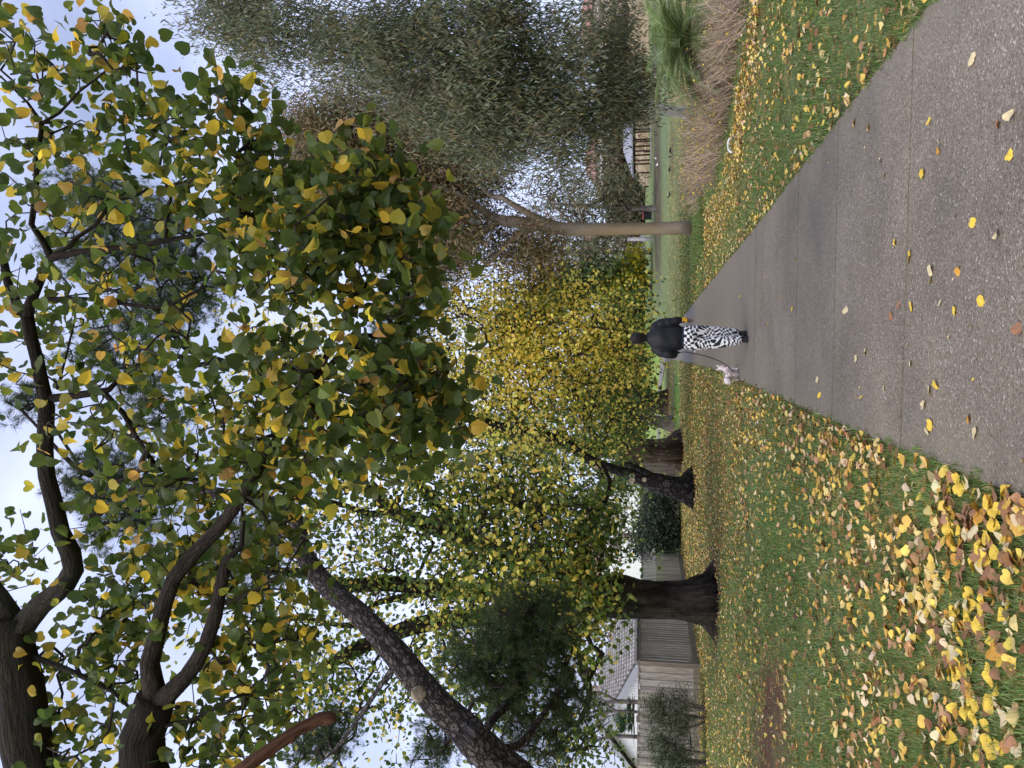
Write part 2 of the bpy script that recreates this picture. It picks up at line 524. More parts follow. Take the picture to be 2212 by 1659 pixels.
def fbm(x, y, s, seed=0):
    out = np.empty(len(x))
    for i in range(len(x)):
        out[i] = noise.noise(Vector((x[i] * s + seed * 7.3, y[i] * s - seed * 3.1, seed * 1.7)))
    return out

def litter_density(x, y, V, yy, D):
    """fallen leaves per square metre and share of brown ones"""
    left = x < xl(y) ; right = x > xr(y)
    d = np.full(len(x), 24.0)
    # left lawn
    edge = np.abs(x - xl(y))
    near = np.clip((V - 1760) / 330, 0, 1)
    d = np.where(left, 60 + 150 * near ** 1.2, d)
    d = np.where(left, d + 70 * np.exp(-(edge / 0.9) ** 2) * np.clip((12 - y) / 6, 0, 1), d)
    d = np.where(left, d + 75 * np.exp(-(edge / 0.22) ** 2) * np.clip((15 - y) / 8, 0, 1), d)
    band = np.exp(-((V - 1560) / 46.0) ** 2) * np.clip((1300 - yy) / 160, 0, 1) * np.clip((yy - 790) / 30, 0, 1)
    d = np.where(left, d + 75 * band, d)
    green = np.exp(-((V - 1660) / 75.0) ** 2 - ((yy - 1200) / 170.0) ** 2)
    d = np.where(left, d * (1 - 0.6 * green), d)
    green2 = np.exp(-((V - 1462) / 8.0) ** 2)
    d = np.where(left, d * (1 - 0.9 * green2), d)
    for (sv, sy2, a1, a2) in ((1547, 1300, 10, 90), (1503, 1060, 6, 50), (1670, 1530, 26, 130), (1660, 1640, 40, 100)):
        d = np.where(left, d * (1 - 0.72 * np.exp(-((V - sv) / a1) ** 2 - ((yy - sy2) / a2) ** 2)), d)
    # right lawn
    er = np.abs(x - xr(y)); eh = hx(y) - x
    rr = 38 + 210 * np.exp(-((eh - 0.35) / 0.62) ** 2) + 80 * np.exp(-(er / 0.16) ** 2)
    d = np.where(right & (eh > -0.2), rr, d)
    d = np.where(right & (eh <= -0.2) & (y < 24), 14.0, d)
    d = np.where(right & (y > 21), 22.0, d)
    d = np.where(y > 38, d * 0.5, d)
    d = np.where(y > 52, d * 0.15, d)
    inside = (x > xl(y)) & (x < xr(y)) & (y < gl[-1][1])
    d = np.where(inside, 0.0, d)
    brown = 0.36 + 0.3 * band
    return d, brown

# spots of bare earth, needles, lush grass: (V, y, rV, ry, colour, strength)
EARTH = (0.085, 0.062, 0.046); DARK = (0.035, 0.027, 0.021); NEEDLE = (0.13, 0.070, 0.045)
LUSH = (0.085, 0.19, 0.035); BLUISH = (0.13, 0.19, 0.11); OLIVE = (0.12, 0.14, 0.045)
SPOTS = [
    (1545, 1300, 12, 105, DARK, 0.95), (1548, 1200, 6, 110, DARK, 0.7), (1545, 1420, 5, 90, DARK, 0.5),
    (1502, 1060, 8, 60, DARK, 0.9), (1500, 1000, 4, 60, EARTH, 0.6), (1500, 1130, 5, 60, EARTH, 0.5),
    (1476, 975, 5, 55, EARTH, 0.8), (1457, 915, 3, 30, EARTH, 0.5), (1444, 870, 3, 40, NEEDLE, 0.8),
    (1670, 1530, 34, 150, NEEDLE, 0.95), (1660, 1640, 50, 130, NEEDLE, 0.8), (1600, 800, 40, 20, EARTH, 0.3),
    (1620, 900, 14, 40, EARTH, 0.5), (1508, 1580, 8, 160, EARTH, 0.8), (1484, 1250, 5, 120, EARTH, 0.5),
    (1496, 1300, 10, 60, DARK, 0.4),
    (1462, 870, 6, 90, LUSH, 0.9), (1462, 1000, 5, 60, LUSH, 0.8), (1660, 1200, 50, 130, LUSH, 0.35),
    (1520, 1330, 12, 330, OLIVE, 0.5),
    (1421, 480, 10, 180, EARTH, 0.85), (1420, 300, 8, 200, EARTH, 0.7), (1413, 120, 6, 200, EARTH, 0.8),
    (1436, 300, 9, 120, BLUISH, 0.5), (1425, 650, 7, 60, BLUISH, 0.4), (1410, 740, 12, 40, LUSH, 0.8), (1395, 780, 12, 80, LUSH, 0.9),
    (1452, 330, 4, 90, EARTH, 0.5), (1462, 560, 10, 120, OLIVE, 0.6), (1590, 300, 10, 90, EARTH, 0.25),
    (2030, 40, 60, 60, LUSH, 0.2), (2080, 1380, 30, 40, EARTH, 0.4), (1960, 1250, 20, 60, DARK, 0.35), (2110, 1560, 25, 50, EARTH, 0.5),
    (1480, 380, 12, 80, OLIVE, 0.6),
]
def axis(lo, hi, a, b, fine, growf):
    pts = list(np.arange(a, b + 1e-6, fine))
    s = fine; p = a
    L = []
    while p > lo: s *= growf; p -= s; L.append(p)
    s = fine; p = pts[-1]; Rr = []
    while p < hi: s *= growf; p += s; Rr.append(p)
    return np.array(L[::-1] + pts + Rr)
gx = axis(-900, 900, -9, 6, 0.14, 1.05)
gy = axis(-60, 1500, 1.5, 22, 0.14, 1.035)
GX, GY = np.meshgrid(gx, gy)
fx, fy = GX.ravel(), GY.ravel()
fz = terrain(fx, fy)
un = fbm(fx, fy, 0.9, 1) * 0.025 + fbm(fx, fy, 3.0, 2) * 0.012
inpath = np.minimum(fx - xl(fy), xr(fy) - fx)
away = np.clip((-inpath) / 0.6, 0, 1)
fz2 = fz + un * np.clip(away, 0, 1) - 0.012
fz2 = np.where((inpath > 0.12) & (fy < gl[-1][1]), fz - 0.07, fz2)
Vp, Yp, Dp = toPix(np.stack((fx, fy, fz), 1))
gcol = np.tile((0.15, 0.18, 0.072), (len(fx), 1))
gcol *= (1 + 0.35 * fbm(fx, fy, 0.45, 5))[:, None]
far = np.clip((fy - 38) / 40, 0, 1)[:, None]
gcol = gcol * (1 - far) + np.array((0.19, 0.245, 0.10)) * far
leftfar = (np.clip((fy - 50) / 20, 0, 1) * np.clip((Yp - 690) / 40, 0, 1))[:, None]
gcol = gcol * (1 - leftfar) + np.array((0.26, 0.36, 0.09)) * leftfar
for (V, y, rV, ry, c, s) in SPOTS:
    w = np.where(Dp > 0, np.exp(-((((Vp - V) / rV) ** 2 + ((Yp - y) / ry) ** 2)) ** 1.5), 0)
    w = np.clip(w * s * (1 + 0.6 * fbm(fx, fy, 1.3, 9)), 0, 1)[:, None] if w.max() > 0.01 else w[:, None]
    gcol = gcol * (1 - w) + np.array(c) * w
ew = (np.exp(-((inpath + 0.04) / 0.09) ** 2) * (fy < 22) * (0.7 + 0.6 * fbm(fx, fy, 2.0, 40)))[:, None].clip(0, 0.9)
gcol = gcol * (1 - ew) + np.array(DARK) * 1.4 * ew
dens, brn = litter_density(fx, fy, Vp, Yp, Dp)
cover = np.clip(dens * 0.0032, 0, 0.45) * (Dp > 0)
n1, n2 = len(gy), len(gx)
ii = np.arange(n1 - 1)[:, None]; jj = np.arange(n2 - 1)[None]
q = np.stack((ii * n2 + jj, ii * n2 + jj + 1, (ii + 1) * n2 + jj + 1, (ii + 1) * n2 + jj), -1).reshape(-1, 4)
gm = MB()
gm.add(np.stack((fx, fy, fz2), 1), [q], np.hstack((np.clip(gcol, 0.005, 1), cover[:, None])))

m, nt, b = mat('lawn_soil')
a = nd(nt, 'ShaderNodeAttribute', attribute_name='Col')
co = nd(nt, 'ShaderNodeTexCoord')
n1_ = nd(nt, 'ShaderNodeTexNoise', Scale=2.5, Detail=8.0, Roughness=0.7)
n2_ = nd(nt, 'ShaderNodeTexNoise', Scale=55.0, Detail=3.0, Roughness=0.7)
for n_ in (n1_, n2_): nt.links.new(co.outputs['Object'], n_.inputs['Vector'])
mr1 = nd(nt, 'ShaderNodeMapRange'); mr1.inputs[1].default_value = 0.3; mr1.inputs[2].default_value = 0.7; mr1.inputs[3].default_value = 0.65; mr1.inputs[4].default_value = 1.3
mr2 = nd(nt, 'ShaderNodeMapRange'); mr2.inputs[1].default_value = 0.3; mr2.inputs[2].default_value = 0.7; mr2.inputs[3].default_value = 0.5; mr2.inputs[4].default_value = 1.4
nt.links.new(n1_.outputs['Fac'], mr1.inputs[0]); nt.links.new(n2_.outputs['Fac'], mr2.inputs[0])
mu = nd(nt, 'ShaderNodeMath', operation='MULTIPLY'); nt.links.new(mr1.outputs[0], mu.inputs[0]); nt.links.new(mr2.outputs[0], mu.inputs[1])
mc = nd(nt, 'ShaderNodeMixRGB', blend_type='MULTIPLY'); mc.inputs[0].default_value = 1
nt.links.new(a.outputs['Color'], mc.inputs[1]); nt.links.new(mu.outputs[0], mc.inputs[2])
vo = nd(nt, 'ShaderNodeTexVoronoi', Scale=16.0)       # flecks of small leaf litter
nt.links.new(co.outputs['Object'], vo.inputs['Vector'])
sep = nd(nt, 'ShaderNodeSeparateColor'); nt.links.new(vo.outputs['Color'], sep.inputs[0])
lt = nd(nt, 'ShaderNodeMath', operation='LESS_THAN'); nt.links.new(sep.outputs[0], lt.inputs[0]); nt.links.new(a.outputs['Alpha'], lt.inputs[1])
lcol = nd(nt, 'ShaderNodeMixRGB'); lcol.inputs[1].default_value = (0.26, 0.14, 0.05, 1); lcol.inputs[2].default_value = (0.52, 0.36, 0.11, 1)
nt.links.new(sep.outputs[1], lcol.inputs[0])
mm = nd(nt, 'ShaderNodeMixRGB'); nt.links.new(lt.outputs[0], mm.inputs[0]); nt.links.new(mc.outputs[0], mm.inputs[1]); nt.links.new(lcol.outputs[0], mm.inputs[2])
nt.links.new(mm.outputs[0], b.inputs['Base Color'])
b.inputs['Roughness'].default_value = 0.95; b.inputs['Specular IOR Level'].default_value = 0.1
bp = nd(nt, 'ShaderNodeBump', Strength=0.7, Distance=0.03)
nt.links.new(n2_.outputs['Fac'], bp.inputs['Height']); nt.links.new(bp.outputs[0], b.inputs['Normal'])
M_ground = m
tag(gm.build('ground', M_ground, smooth=True), kind='structure')

# ------------------------------------------------------------------ path
m, nt, b = mat('exposed_aggregate')
co = nd(nt, 'ShaderNodeTexCoord')
vo = nd(nt, 'ShaderNodeTexVoronoi', Scale=120.0); nt.links.new(co.outputs['Object'], vo.inputs['Vector'])
vo2 = nd(nt, 'ShaderNodeTexVoronoi', Scale=260.0); nt.links.new(co.outputs['Object'], vo2.inputs['Vector'])
sp = nd(nt, 'ShaderNodeSeparateColor'); nt.links.new(vo.outputs['Color'], sp.inputs[0])
sp2 = nd(nt, 'ShaderNodeSeparateColor'); nt.links.new(vo2.outputs['Color'], sp2.inputs[0])
r1 = nd(nt, 'ShaderNodeValToRGB'); cr = r1.color_ramp
cr.elements[0].position = 0.0; cr.elements[0].color = (0.090, 0.073, 0.055, 1)
cr.elements[1].position = 1.0; cr.elements[1].color = (0.50, 0.45, 0.39, 1)
for p_, c_ in ((0.25, (0.148, 0.122, 0.091, 1)), (0.6, (0.188, 0.157, 0.119, 1)), (0.9, (0.235, 0.198, 0.154, 1)), (0.97, (0.28, 0.25, 0.22, 1))):
    e = cr.elements.new(p_); e.color = c_
nt.links.new(sp.outputs[0], r1.inputs[0])
r2_ = nd(nt, 'ShaderNodeMapRange'); r2_.inputs[3].default_value = 0.72; r2_.inputs[4].default_value = 1.3
nt.links.new(sp2.outputs[1], r2_.inputs[0])
mA = nd(nt, 'ShaderNodeMixRGB', blend_type='MULTIPLY'); mA.inputs[0].default_value = 1
nt.links.new(r1.outputs[0], mA.inputs[1]); nt.links.new(r2_.outputs[0], mA.inputs[2])
big = nd(nt, 'ShaderNodeTexNoise', Scale=0.9, Detail=6.0, Roughness=0.6); nt.links.new(co.outputs['Object'], big.inputs['Vector'])
r3 = nd(nt, 'ShaderNodeMapRange'); r3.inputs[1].default_value = 0.3; r3.inputs[2].default_value = 0.7; r3.inputs[3].default_value = 0.72; r3.inputs[4].default_value = 1.3
nt.links.new(big.outputs['Fac'], r3.inputs[0])
mB = nd(nt, 'ShaderNodeMixRGB', blend_type='MULTIPLY'); mB.inputs[0].default_value = 1
nt.links.new(mA.outputs[0], mB.inputs[1]); nt.links.new(r3.outputs[0], mB.inputs[2])
a = nd(nt, 'ShaderNodeAttribute', attribute_name='Col')      # r: worn pale rim, g: smoother older slabs
sa = nd(nt, 'ShaderNodeSeparateColor'); nt.links.new(a.outputs['Color'], sa.inputs[0])
mC = nd(nt, 'ShaderNodeMixRGB'); mC.inputs[2].default_value = (0.20, 0.175, 0.125, 1)
rimn = nd(nt, 'ShaderNodeMath', operation='MULTIPLY'); nt.links.new(sa.outputs[0], rimn.inputs[0]); nt.links.new(big.outputs['Fac'], rimn.inputs[1])
nt.links.new(rimn.outputs[0], mC.inputs[0]); nt.links.new(mB.outputs[0], mC.inputs[1])
mD = nd(nt, 'ShaderNodeMixRGB'); mD.inputs[2].default_value = (0.178, 0.153, 0.123, 1)
nt.links.new(sa.outputs[1], mD.inputs[0]); nt.links.new(mC.outputs[0], mD.inputs[1])
nt.links.new(mD.outputs[0], b.inputs['Base Color'])
b.inputs['Roughness'].default_value = 0.62; b.inputs['Specular IOR Level'].default_value = 0.35
bp = nd(nt, 'ShaderNodeBump', Strength=0.5, Distance=0.004)
nt.links.new(vo.outputs['Distance'], bp.inputs['Height']); nt.links.new(bp.outputs[0], b.inputs['Normal'])
M_path = m
M_joint = plain('joint_dirt', (0.02, 0.016, 0.012), 0.95, 30, 0.4)

JOINTS = [3.02, 4.72, 6.45, 8.05, 11.15]
def prow(s):
    """one cross row of the path: slightly skewed to the lawn as in the place"""
    k = 0.10
    out = []
    a0, b0 = xl(s), xr(s)
    for t in np.linspace(0, 1, 9):
        x = a0 + (b0 - a0) * t
        y = s - k * (x - 0.5 * (a0 + b0))
        x = xl(y) + (xr(y) - xl(y)) * t
        out.append((x, y))
    return np.array(out)
pm = MB()
END = gl[-1][1] - 0.3
edges = [-5.0, -3.2, -1.7, -0.1, 1.45] + [j for j in JOINTS if j < END - 0.6] + [END]
for k in range(len(edges) - 1):
    a0, b0 = edges[k] + (0.009 + 0.001 * max(edges[k], 0)), edges[k + 1] - (0.009 + 0.001 * max(edges[k + 1], 0))
    rows = np.linspace(a0, b0, max(3, int((b0 - a0) / 0.4) + 1))
    vs = []; cs = []
    wear = rnd.uniform(0.0, 0.25) if a0 < 11 else 0.72
    for s in rows:
        r = prow(s)
        z = terrain(r[:, 0], r[:, 1]) + 0.004
        top = np.hstack((r, z[:, None]))
        lowl = top[:1] - (0, 0, 0.12); lowr = top[-1:] - (0, 0, 0.12)
        vs.append(np.vstack((lowl, top, lowr)))
        t = np.linspace(0, 1, 9); rim = np.exp(-(np.minimum(t, 1 - t) / 0.1) ** 2) * 0.9
        rim = np.concatenate(([1], rim, [1]))
        cs.append(np.stack((rim, np.full(11, wear), np.zeros(11)), 1))
    nr, nc = len(rows), 11
    i_ = np.arange(nr - 1)[:, None]; j_ = np.arange(nc - 1)[None]
    qq = np.stack((i_ * nc + j_, i_ * nc + j_ + 1, (i_ + 1) * nc + j_ + 1, (i_ + 1) * nc + j_), -1).reshape(-1, 4)
    pm.add(np.vstack(vs), [qq, np.array([list(range(nc))]), np.array([[(nr - 1) * nc + c_ for c_ in range(nc)][::-1]])], np.vstack(cs))
# dirt in the joints, a little below the slab faces
for j in edges[1:-1]:
    r0, r1_ = prow(j - 0.04), prow(j + 0.04)
    z0 = terrain(r0[:, 0], r0[:, 1]) - 0.03
    v = np.vstack((np.hstack((r0, z0[:, None])), np.hstack((r1_, z0[:, None]))))
    k_ = np.arange(8)
    pm.add(v, [np.stack((k_, k_ + 1, k_ + 10, k_ + 9), 1)], None, None, 1)
tag(pm.build('path', [M_path, M_joint]), kind='structure')
# where the path bends away to the left beyond the trees
bm_ = MB()
nearE = [(1446, 690), (1450, 730), (1450, 778), (1440, 783), (1436, 793), (1430.5, 822), (1427.5, 850), (1425, 900), (1424, 1100)]
farE = [(1441, 700), (1432, 735), (1429.5, 768), (1428, 778), (1426.5, 790), (1423.5, 822), (1421.5, 850), (1420, 900), (1419, 1100)]
va = np.array([G(*q) for q in nearE]); vb = np.array([G(*q) for q in farE])
sub_a, _ = smooth_path(va, np.ones(len(va)), 1e9); 
def resamp(p, n=60):
    t = np.linspace(0, len(p) - 1, n); k = np.arange(len(p))
    return np.stack([np.interp(t, k, p[:, c]) for c in range(3)], 1)
va, vb = resamp(va), resamp(vb)
W = [va * (1 - t) + vb * t for t in np.linspace(0, 1, 5)]
W = np.array(W)
W[:, :, 2] = terrain(W[:, :, 0], W[:, :, 1]) + 0.03
nv = W.shape[1]
qs = []
for a_ in range(4):
    k_ = np.arange(nv - 1)
    qs.append(np.stack((a_ * nv + k_, a_ * nv + k_ + 1, (a_ + 1) * nv + k_ + 1, (a_ + 1) * nv + k_), 1))
bm_.add(W.reshape(-1, 3), qs, (0.3, 0.85, 0))
tag(bm_.build('path_bend', M_path), kind='structure')

# ------------------------------------------------------------------ fallen leaves and grass
def lit_cols(n, brown, g):
    c = palette(n, [(0.70, 0.49, 0.10), (0.66, 0.50, 0.20), (0.58, 0.34, 0.07), (0.64, 0.52, 0.32)], [3.6, 2.6, 1.5, 1.6], 0.13, g)
    bc = palette(n, [(0.25, 0.12, 0.045), (0.34, 0.18, 0.07), (0.15, 0.08, 0.04), (0.42, 0.26, 0.13)], [2, 2.2, 1, 1.4], 0.2, g)
    pick = g.random(n) < brown
    return np.where(pick[:, None], bc, c)

g = np.random.default_rng(21)
N = 420000
sx = g.uniform(-26, 16, N); sy = g.uniform(1.2, 62, N)
sz = terrain(sx, sy)
sV, sY, sD = toPix(np.stack((sx, sy, sz), 1))
vis = (sD > 0.5) & (sY > -160) & (sY < 1830) & (sV < 2400)
sx, sy, sz, sV, sY, sD = [q_[vis] for q_ in (sx, sy, sz, sV, sY, sD)]
dn, br = litter_density(sx, sy, sV, sY, sD)
area_density = N / (42 * 60.8)
clump = 1 + 1.0 * np.clip(fbm(sx, sy, 1.4, 12), -0.6, 1) + 0.8 * fbm(sx, sy, 5.0, 13)
acc = g.random(len(sx)) < dn * np.clip(clump, 0.1, 3) / area_density
# the camera side needs more than the candidate density: draw extra near ones
N2 = 80000
ex = g.uniform(-7, 6, N2); ey = g.uniform(1.0, 14, N2); ez = terrain(ex, ey)
eV, eY, eD = toPix(np.stack((ex, ey, ez), 1))
ed, eb = litter_density(ex, ey, eV, eY, eD)
ecl = 1 + 1.0 * np.clip(fbm(ex, ey, 1.4, 12), -0.6, 1) + 0.8 * fbm(ex, ey, 5.0, 13)
eacc = (g.random(N2) < ed * np.clip(ecl, 0.1, 3) / (N2 / (13 * 13))) & (eD > 0.4) & (eY > -160) & (eY < 1830)
near_keep = ~((sx > -7) & (sx < 6) & (sy < 14))
acc &= near_keep
LX = np.concatenate((sx[acc], ex[eacc])); LY = np.concatenate((sy[acc], ey[eacc]))
LB = np.concatenate((br[acc], eb[eacc])); LV = np.concatenate((sV[acc], eV[eacc])); LU = np.concatenate((sY[acc], eY[eacc])); LD = np.concatenate((sD[acc], eD[eacc]))
# the leaves that show largest become objects of their own
inframe = (LV < 2190) & (LU > 8) & (LU < 1650)
order = np.where(inframe)[0][np.argsort(LD[inframe])]
big_ids = set(order[:250].tolist())
rest = np.array([i for i in range(len(LX)) if i not in big_ids])
def leaf_shape(seed):
    r = np.random.default_rng(seed)
    v, f = heart(curl=r.uniform(-0.35, 0.4), fold=r.uniform(-0.35, 0.45), w=r.uniform(0.85, 1.1))
    v = v.copy()
    v[:, 2] += 0.10 * np.sin(v[:, 0] * r.uniform(2, 6) + r.uniform(0, 6)) * r.uniform(0, 1) + 0.1 * np.sin(v[:, 1] * 5 + r.uniform(0, 6))
    v[:, 2] -= v[:, 2].min()
    return v, f
shapes = [leaf_shape(s) for s in range(10)]
lm = MB()
gr_ = rest
sel = g.integers(0, 10, len(gr_))
closeup = LD[gr_] < 13
for s in range(10):
    for hi in (True, False):
        ids = gr_[(sel == s) & (closeup == hi)]
        if len(ids) == 0: continue
        pos = np.stack((LX[ids], LY[ids], terrain(LX[ids], LY[ids]) + (0.012 if hi else 0.02) + g.uniform(0, 0.02, len(ids))), 1)
        R = rand_rot(len(ids), (0, 0, 1), 2.4 if hi else 1.9, g)
        sc = g.uniform(0.034, 0.064, len(ids)) * np.where(LD[ids] > 18, 1.3, 1.0)
        cc = lit_cols(len(ids), LB[ids], g)
        v, f = shapes[s] if hi else LEAF4
        scatter(lm, v, f, pos, R, sc, cc)
tag(lm.build('fallen_leaves', M_litter), kind='stuff', label='yellow and brown fallen leaves strewn thickly over the lawn on both sides of the path', cat='leaf litter')

protos = {}
def leaf_data(kind, s):
    key = (kind, s)
    if key not in protos:
        base = {'yellow': (0.74, 0.52, 0.07), 'pale': (0.68, 0.57, 0.33), 'brown': (0.30, 0.155, 0.08), 'orange': (0.58, 0.30, 0.05)}[kind]
        v, f = shapes[s]
        r = np.random.default_rng(s + 31)
        c = np.tile(base, (len(v), 1)) * r.uniform(0.85, 1.12) * (1 + 0.12 * r.normal(size=(len(v), 1)))
        b_ = MB(); b_.add(v * 0.057, f, np.clip(c, 0, 0.85))
        me = b_.mesh('fallen_leaf'); me.materials.append(M_litter)
        protos[key] = me
    return protos[key]
def put_leaf(x, y, kind, label, group, sc=1.0):
    o = bpy.data.objects.new('fallen_leaf', leaf_data(kind, rnd.randrange(10)))
    col.objects.link(o)
    o.location = (x, y, float(terrain(x, y)) + (0.006 if 'path' in group and 'lawn' not in group else 0.014))
    o.rotation_euler = (rnd.uniform(-0.35, 0.35), rnd.uniform(-0.35, 0.35), rnd.uniform(0, 6.28))
    o.scale = (sc, sc, sc)
    return tag(o, label, 'leaf', group)
CN = {'yellow': 'bright yellow', 'pale': 'pale cream', 'brown': 'dry brown', 'orange': 'amber'}
for i in order[:250]:
    r = rnd.random()
    kind = 'brown' if r < LB[i] else ('yellow' if r < 0.72 else ('pale' if r < 0.9 else 'orange'))
    side = 'left' if LX[i] < xl(LY[i]) else 'right'
    where = {'left': 'nearest grass, fence side of the path', 'right': 'nearest grass, hedge side of the path'}[side]
    put_leaf(LX[i], LY[i], kind, f'{CN[kind]} fallen leaf on the {where}', f'{CN[kind]} fallen leaves on the near lawn, {"fence" if side == "left" else "hedge"} side', rnd.uniform(0.8, 1.25))
# single leaves lying on the path: (V, y, colour)
PLEAF = [(2105, 128, 'pale'), (2163, 270, 'brown'), (2190, 250, 'pale'), (2031, 325, 'orange'), (2186, 335, 'yellow'), (2010, 262, 'yellow'),
 (1848, 264, 'orange'), (1879, 275, 'yellow'), (1913, 378, 'pale'), (1997, 375, 'yellow'), (1905, 345, 'pale'), (2106, 480, 'yellow'), (2160, 505, 'pale'),
 (1936, 522, 'yellow'), (1968, 550, 'yellow'), (1966, 562, 'pale'), (2015, 582, 'pale'), (2014, 605, 'yellow'), (2073, 585, 'orange'), (2124, 650, 'yellow'),
 (1972, 662, 'yellow'), (1944, 660, 'brown'), (1928, 683, 'brown'), (2034, 655, 'pale'), (2066, 672, 'yellow'), (2205, 712, 'brown'), (1852, 775, 'pale'),
 (1872, 760, 'pale'), (1963, 748, 'pale'), (1970, 785, 'pale'), (2026, 832, 'yellow'), (2012, 843, 'pale'), (1773, 853, 'yellow'), (1863, 857, 'yellow'),
 (1999, 874, 'pale'), (2013, 917, 'yellow'), (2007, 930, 'pale'), (2096, 905, 'orange'), (2110, 935, 'pale'), (1912, 838, 'pale'), (1768, 820, 'pale'), (1655, 600, 'yellow'),
 (1713, 668, 'yellow'), (1720, 560, 'yellow'), (1830, 670, 'pale'), (1660, 700, 'yellow'), (1600, 640, 'yellow'), (1690, 640, 'orange'), (1570, 700, 'yellow')]

for (V, y, kind) in PLEAF:
    p = G(V, y)
    zone = 'smooth slab by the walker' if V < 1640 else ('third slab' if V < 1790 else ('second slab' if V < 1925 else 'nearest slab'))
    side = 'hedge-side' if y < 420 else ('central' if y < 720 else 'fence-side')
    put_leaf(p[0], p[1], kind, f'{CN[kind]} leaf alone on the path, {side}, on the {zone}', f'{CN[kind]} leaves on the path, {side}, {zone}', rnd.uniform(0.6, 1.0))

# crumbs of leaf and bits of twig on the path
db = MB(); gd_ = np.random.default_rng(77); nq = 420
qy = gd_.uniform(2.2, 20, nq) ; qx = xl(qy) + (xr(qy) - xl(qy)) * gd_.beta(0.6, 0.6, nq)
for i in range(0, 150):
    a_ = gd_.uniform(0, 6.28); L_ = gd_.uniform(0.02, 0.07)
    p0 = np.array((qx[i], qy[i], float(terrain(qx[i], qy[i])) + 0.009))
    tube(db, [p0, p0 + np.array((math.cos(a_), math.sin(a_), 0.03)) * L_ * .5, p0 + np.array((math.cos(a_ + .3), math.sin(a_ + .3), 0)) * L_], [0.0012, 0.0012, 0.0008], 3, color=(0.16, 0.10, 0.06), cap=False)
k_ = np.arange(150, nq)
scatter(db, LEAF4[0], LEAF4[1], np.stack((qx[k_], qy[k_], terrain(qx[k_], qy[k_]) + 0.009), 1), rand_rot(len(k_), (0, 0, 1), 3.0, gd_), gd_.uniform(0.008, 0.022, len(k_)), lit_cols(len(k_), 0.5, gd_))
tag(db.build('path_crumbs', M_litter), kind='stuff', label='leaf crumbs and bits of twig scattered over the path', cat='debris')

# grass
gg = np.random.default_rng(5)
def grass_zone(mb, n, x0, x1, y0, y1, hgt, wid):
    x = gg.uniform(x0, x1, n); y = gg.uniform(y0, y1, n)
    z = terrain(x, y)
    V, yy, D = toPix(np.stack((x, y, z), 1))
    ok = (D > 0.5) & (yy > -60) & (yy < 1720) & (V < 2260) & ~((x > xl(y) + 0.03 * np.abs(np.sin(y * 7.3) + np.sin(y * 17.1))) & (x < xr(y) - 0.03 * np.abs(np.sin(y * 6.1) + np.sin(y * 19.7))) & (y < END + 0.4))
    # thin out on bare earth
    k = np.ones(len(x))
    for (sV_, sy_, rV, ry, c, s) in SPOTS:
        if c in (EARTH, DARK, NEEDLE): k *= 1 - s * np.exp(-(((V - sV_) / rV) ** 2 + ((yy - sy_) / ry) ** 2) ** 1.5)
    x_, y_ = x, y
    ok &= gg.random(len(x)) < k
    x, y, z, D = x[ok], y[ok], z[ok], D[ok]
    n = len(x)
    patch = fbm(x[::1], y[::1], 1.1, 30) if n < 90000 else np.interp(x, *(lambda u: (u, fbm(u, u * 0, 1.1, 30)))(np.linspace(x0, x1, 400)))
    h = hgt * gg.uniform(0.5, 1.3, n) * (1 + 0.5 * patch)
    a = gg.uniform(0, 2 * np.pi, n)
    lean = gg.uniform(0.1, 1.1, n)
    dx, dy = np.cos(a), np.sin(a)
    w = wid * gg.uniform(0.6, 1.3, n)
    base = np.stack((x, y, z - 0.01), 1)
    side = np.stack((-dy, dx, np.zeros(n)), 1) * w[:, None] * 0.5
    mid = base + np.stack((dx * h * lean * 0.3, dy * h * lean * 0.3, h * 0.55), 1)
    tip = base + np.stack((dx * h * lean * 0.9, dy * h * lean * 0.9, h * (1 - 0.25 * lean)), 1)
    v = np.stack((base - side, base + side, mid + side * 0.8, mid - side * 0.8, tip), 1).reshape(-1, 3)
    o = np.arange(n)[:, None] * 5
    c = palette(n, [(0.125, 0.21, 0.055), (0.165, 0.26, 0.075), (0.34, 0.31, 0.17), (0.11, 0.165, 0.05)], [4, 3, 1.7, 2], 0.2, gg)
    c *= (1 + 0.3 * patch)[:, None]
    mb.add(v, [o + np.array([0, 1, 2, 3]), o + np.array([3, 2, 4])], np.repeat(c, 5, 0))
gb = MB()
grass_zone(gb, 150000, -3.6, 2.9, 2.2, 5.2, 0.045, 0.0042)
grass_zone(gb, 120000, -6.0, 5.2, 5.2, 10.5, 0.045, 0.0075)
grass_zone(gb, 90000, -12.0, 6.5, 10.5, 24, 0.045, 0.018)
grass_zone(gb, 60000, -13.0, 9.0, 23.5, 38, 0.05, 0.035)
grass_zone(gb, 9000, 3.6, 6.2, 21.5, 26.0, 0.16, 0.02)
tag(gb.build('lawn_grass', M_grass), kind='stuff', label='short green grass of the lawn between the fallen leaves', cat='grass')

# ------------------------------------------------------------------ trees: common
def limb(mb, spec, step=0.12, sides=12, rough=0.10, seed=0, world_pts=None, flare=None, mi=0, vs=1.0):
    """spec: list of (V, y, D, width_px); world_pts: points (x,y,z,r) put in front"""
    pts = []; rad = []
    for w in (world_pts or []):
        pts.append(np.array(w[:3], float)); rad.append(w[3])
    for (V, y, D, wpx) in spec:
        pts.append(P(V, y, D)); rad.append(0.5 * wpx * D / F_PX)
    pp, rr = smooth_path(pts, rad, step)
    tube(mb, pp, rr, sides, rough=rough, seed=seed, flare=flare, mi=mi, vscale=vs)
    return pp

def nodes_of(paths, every=1):
    return np.concatenate([p[::every] for p in paths])

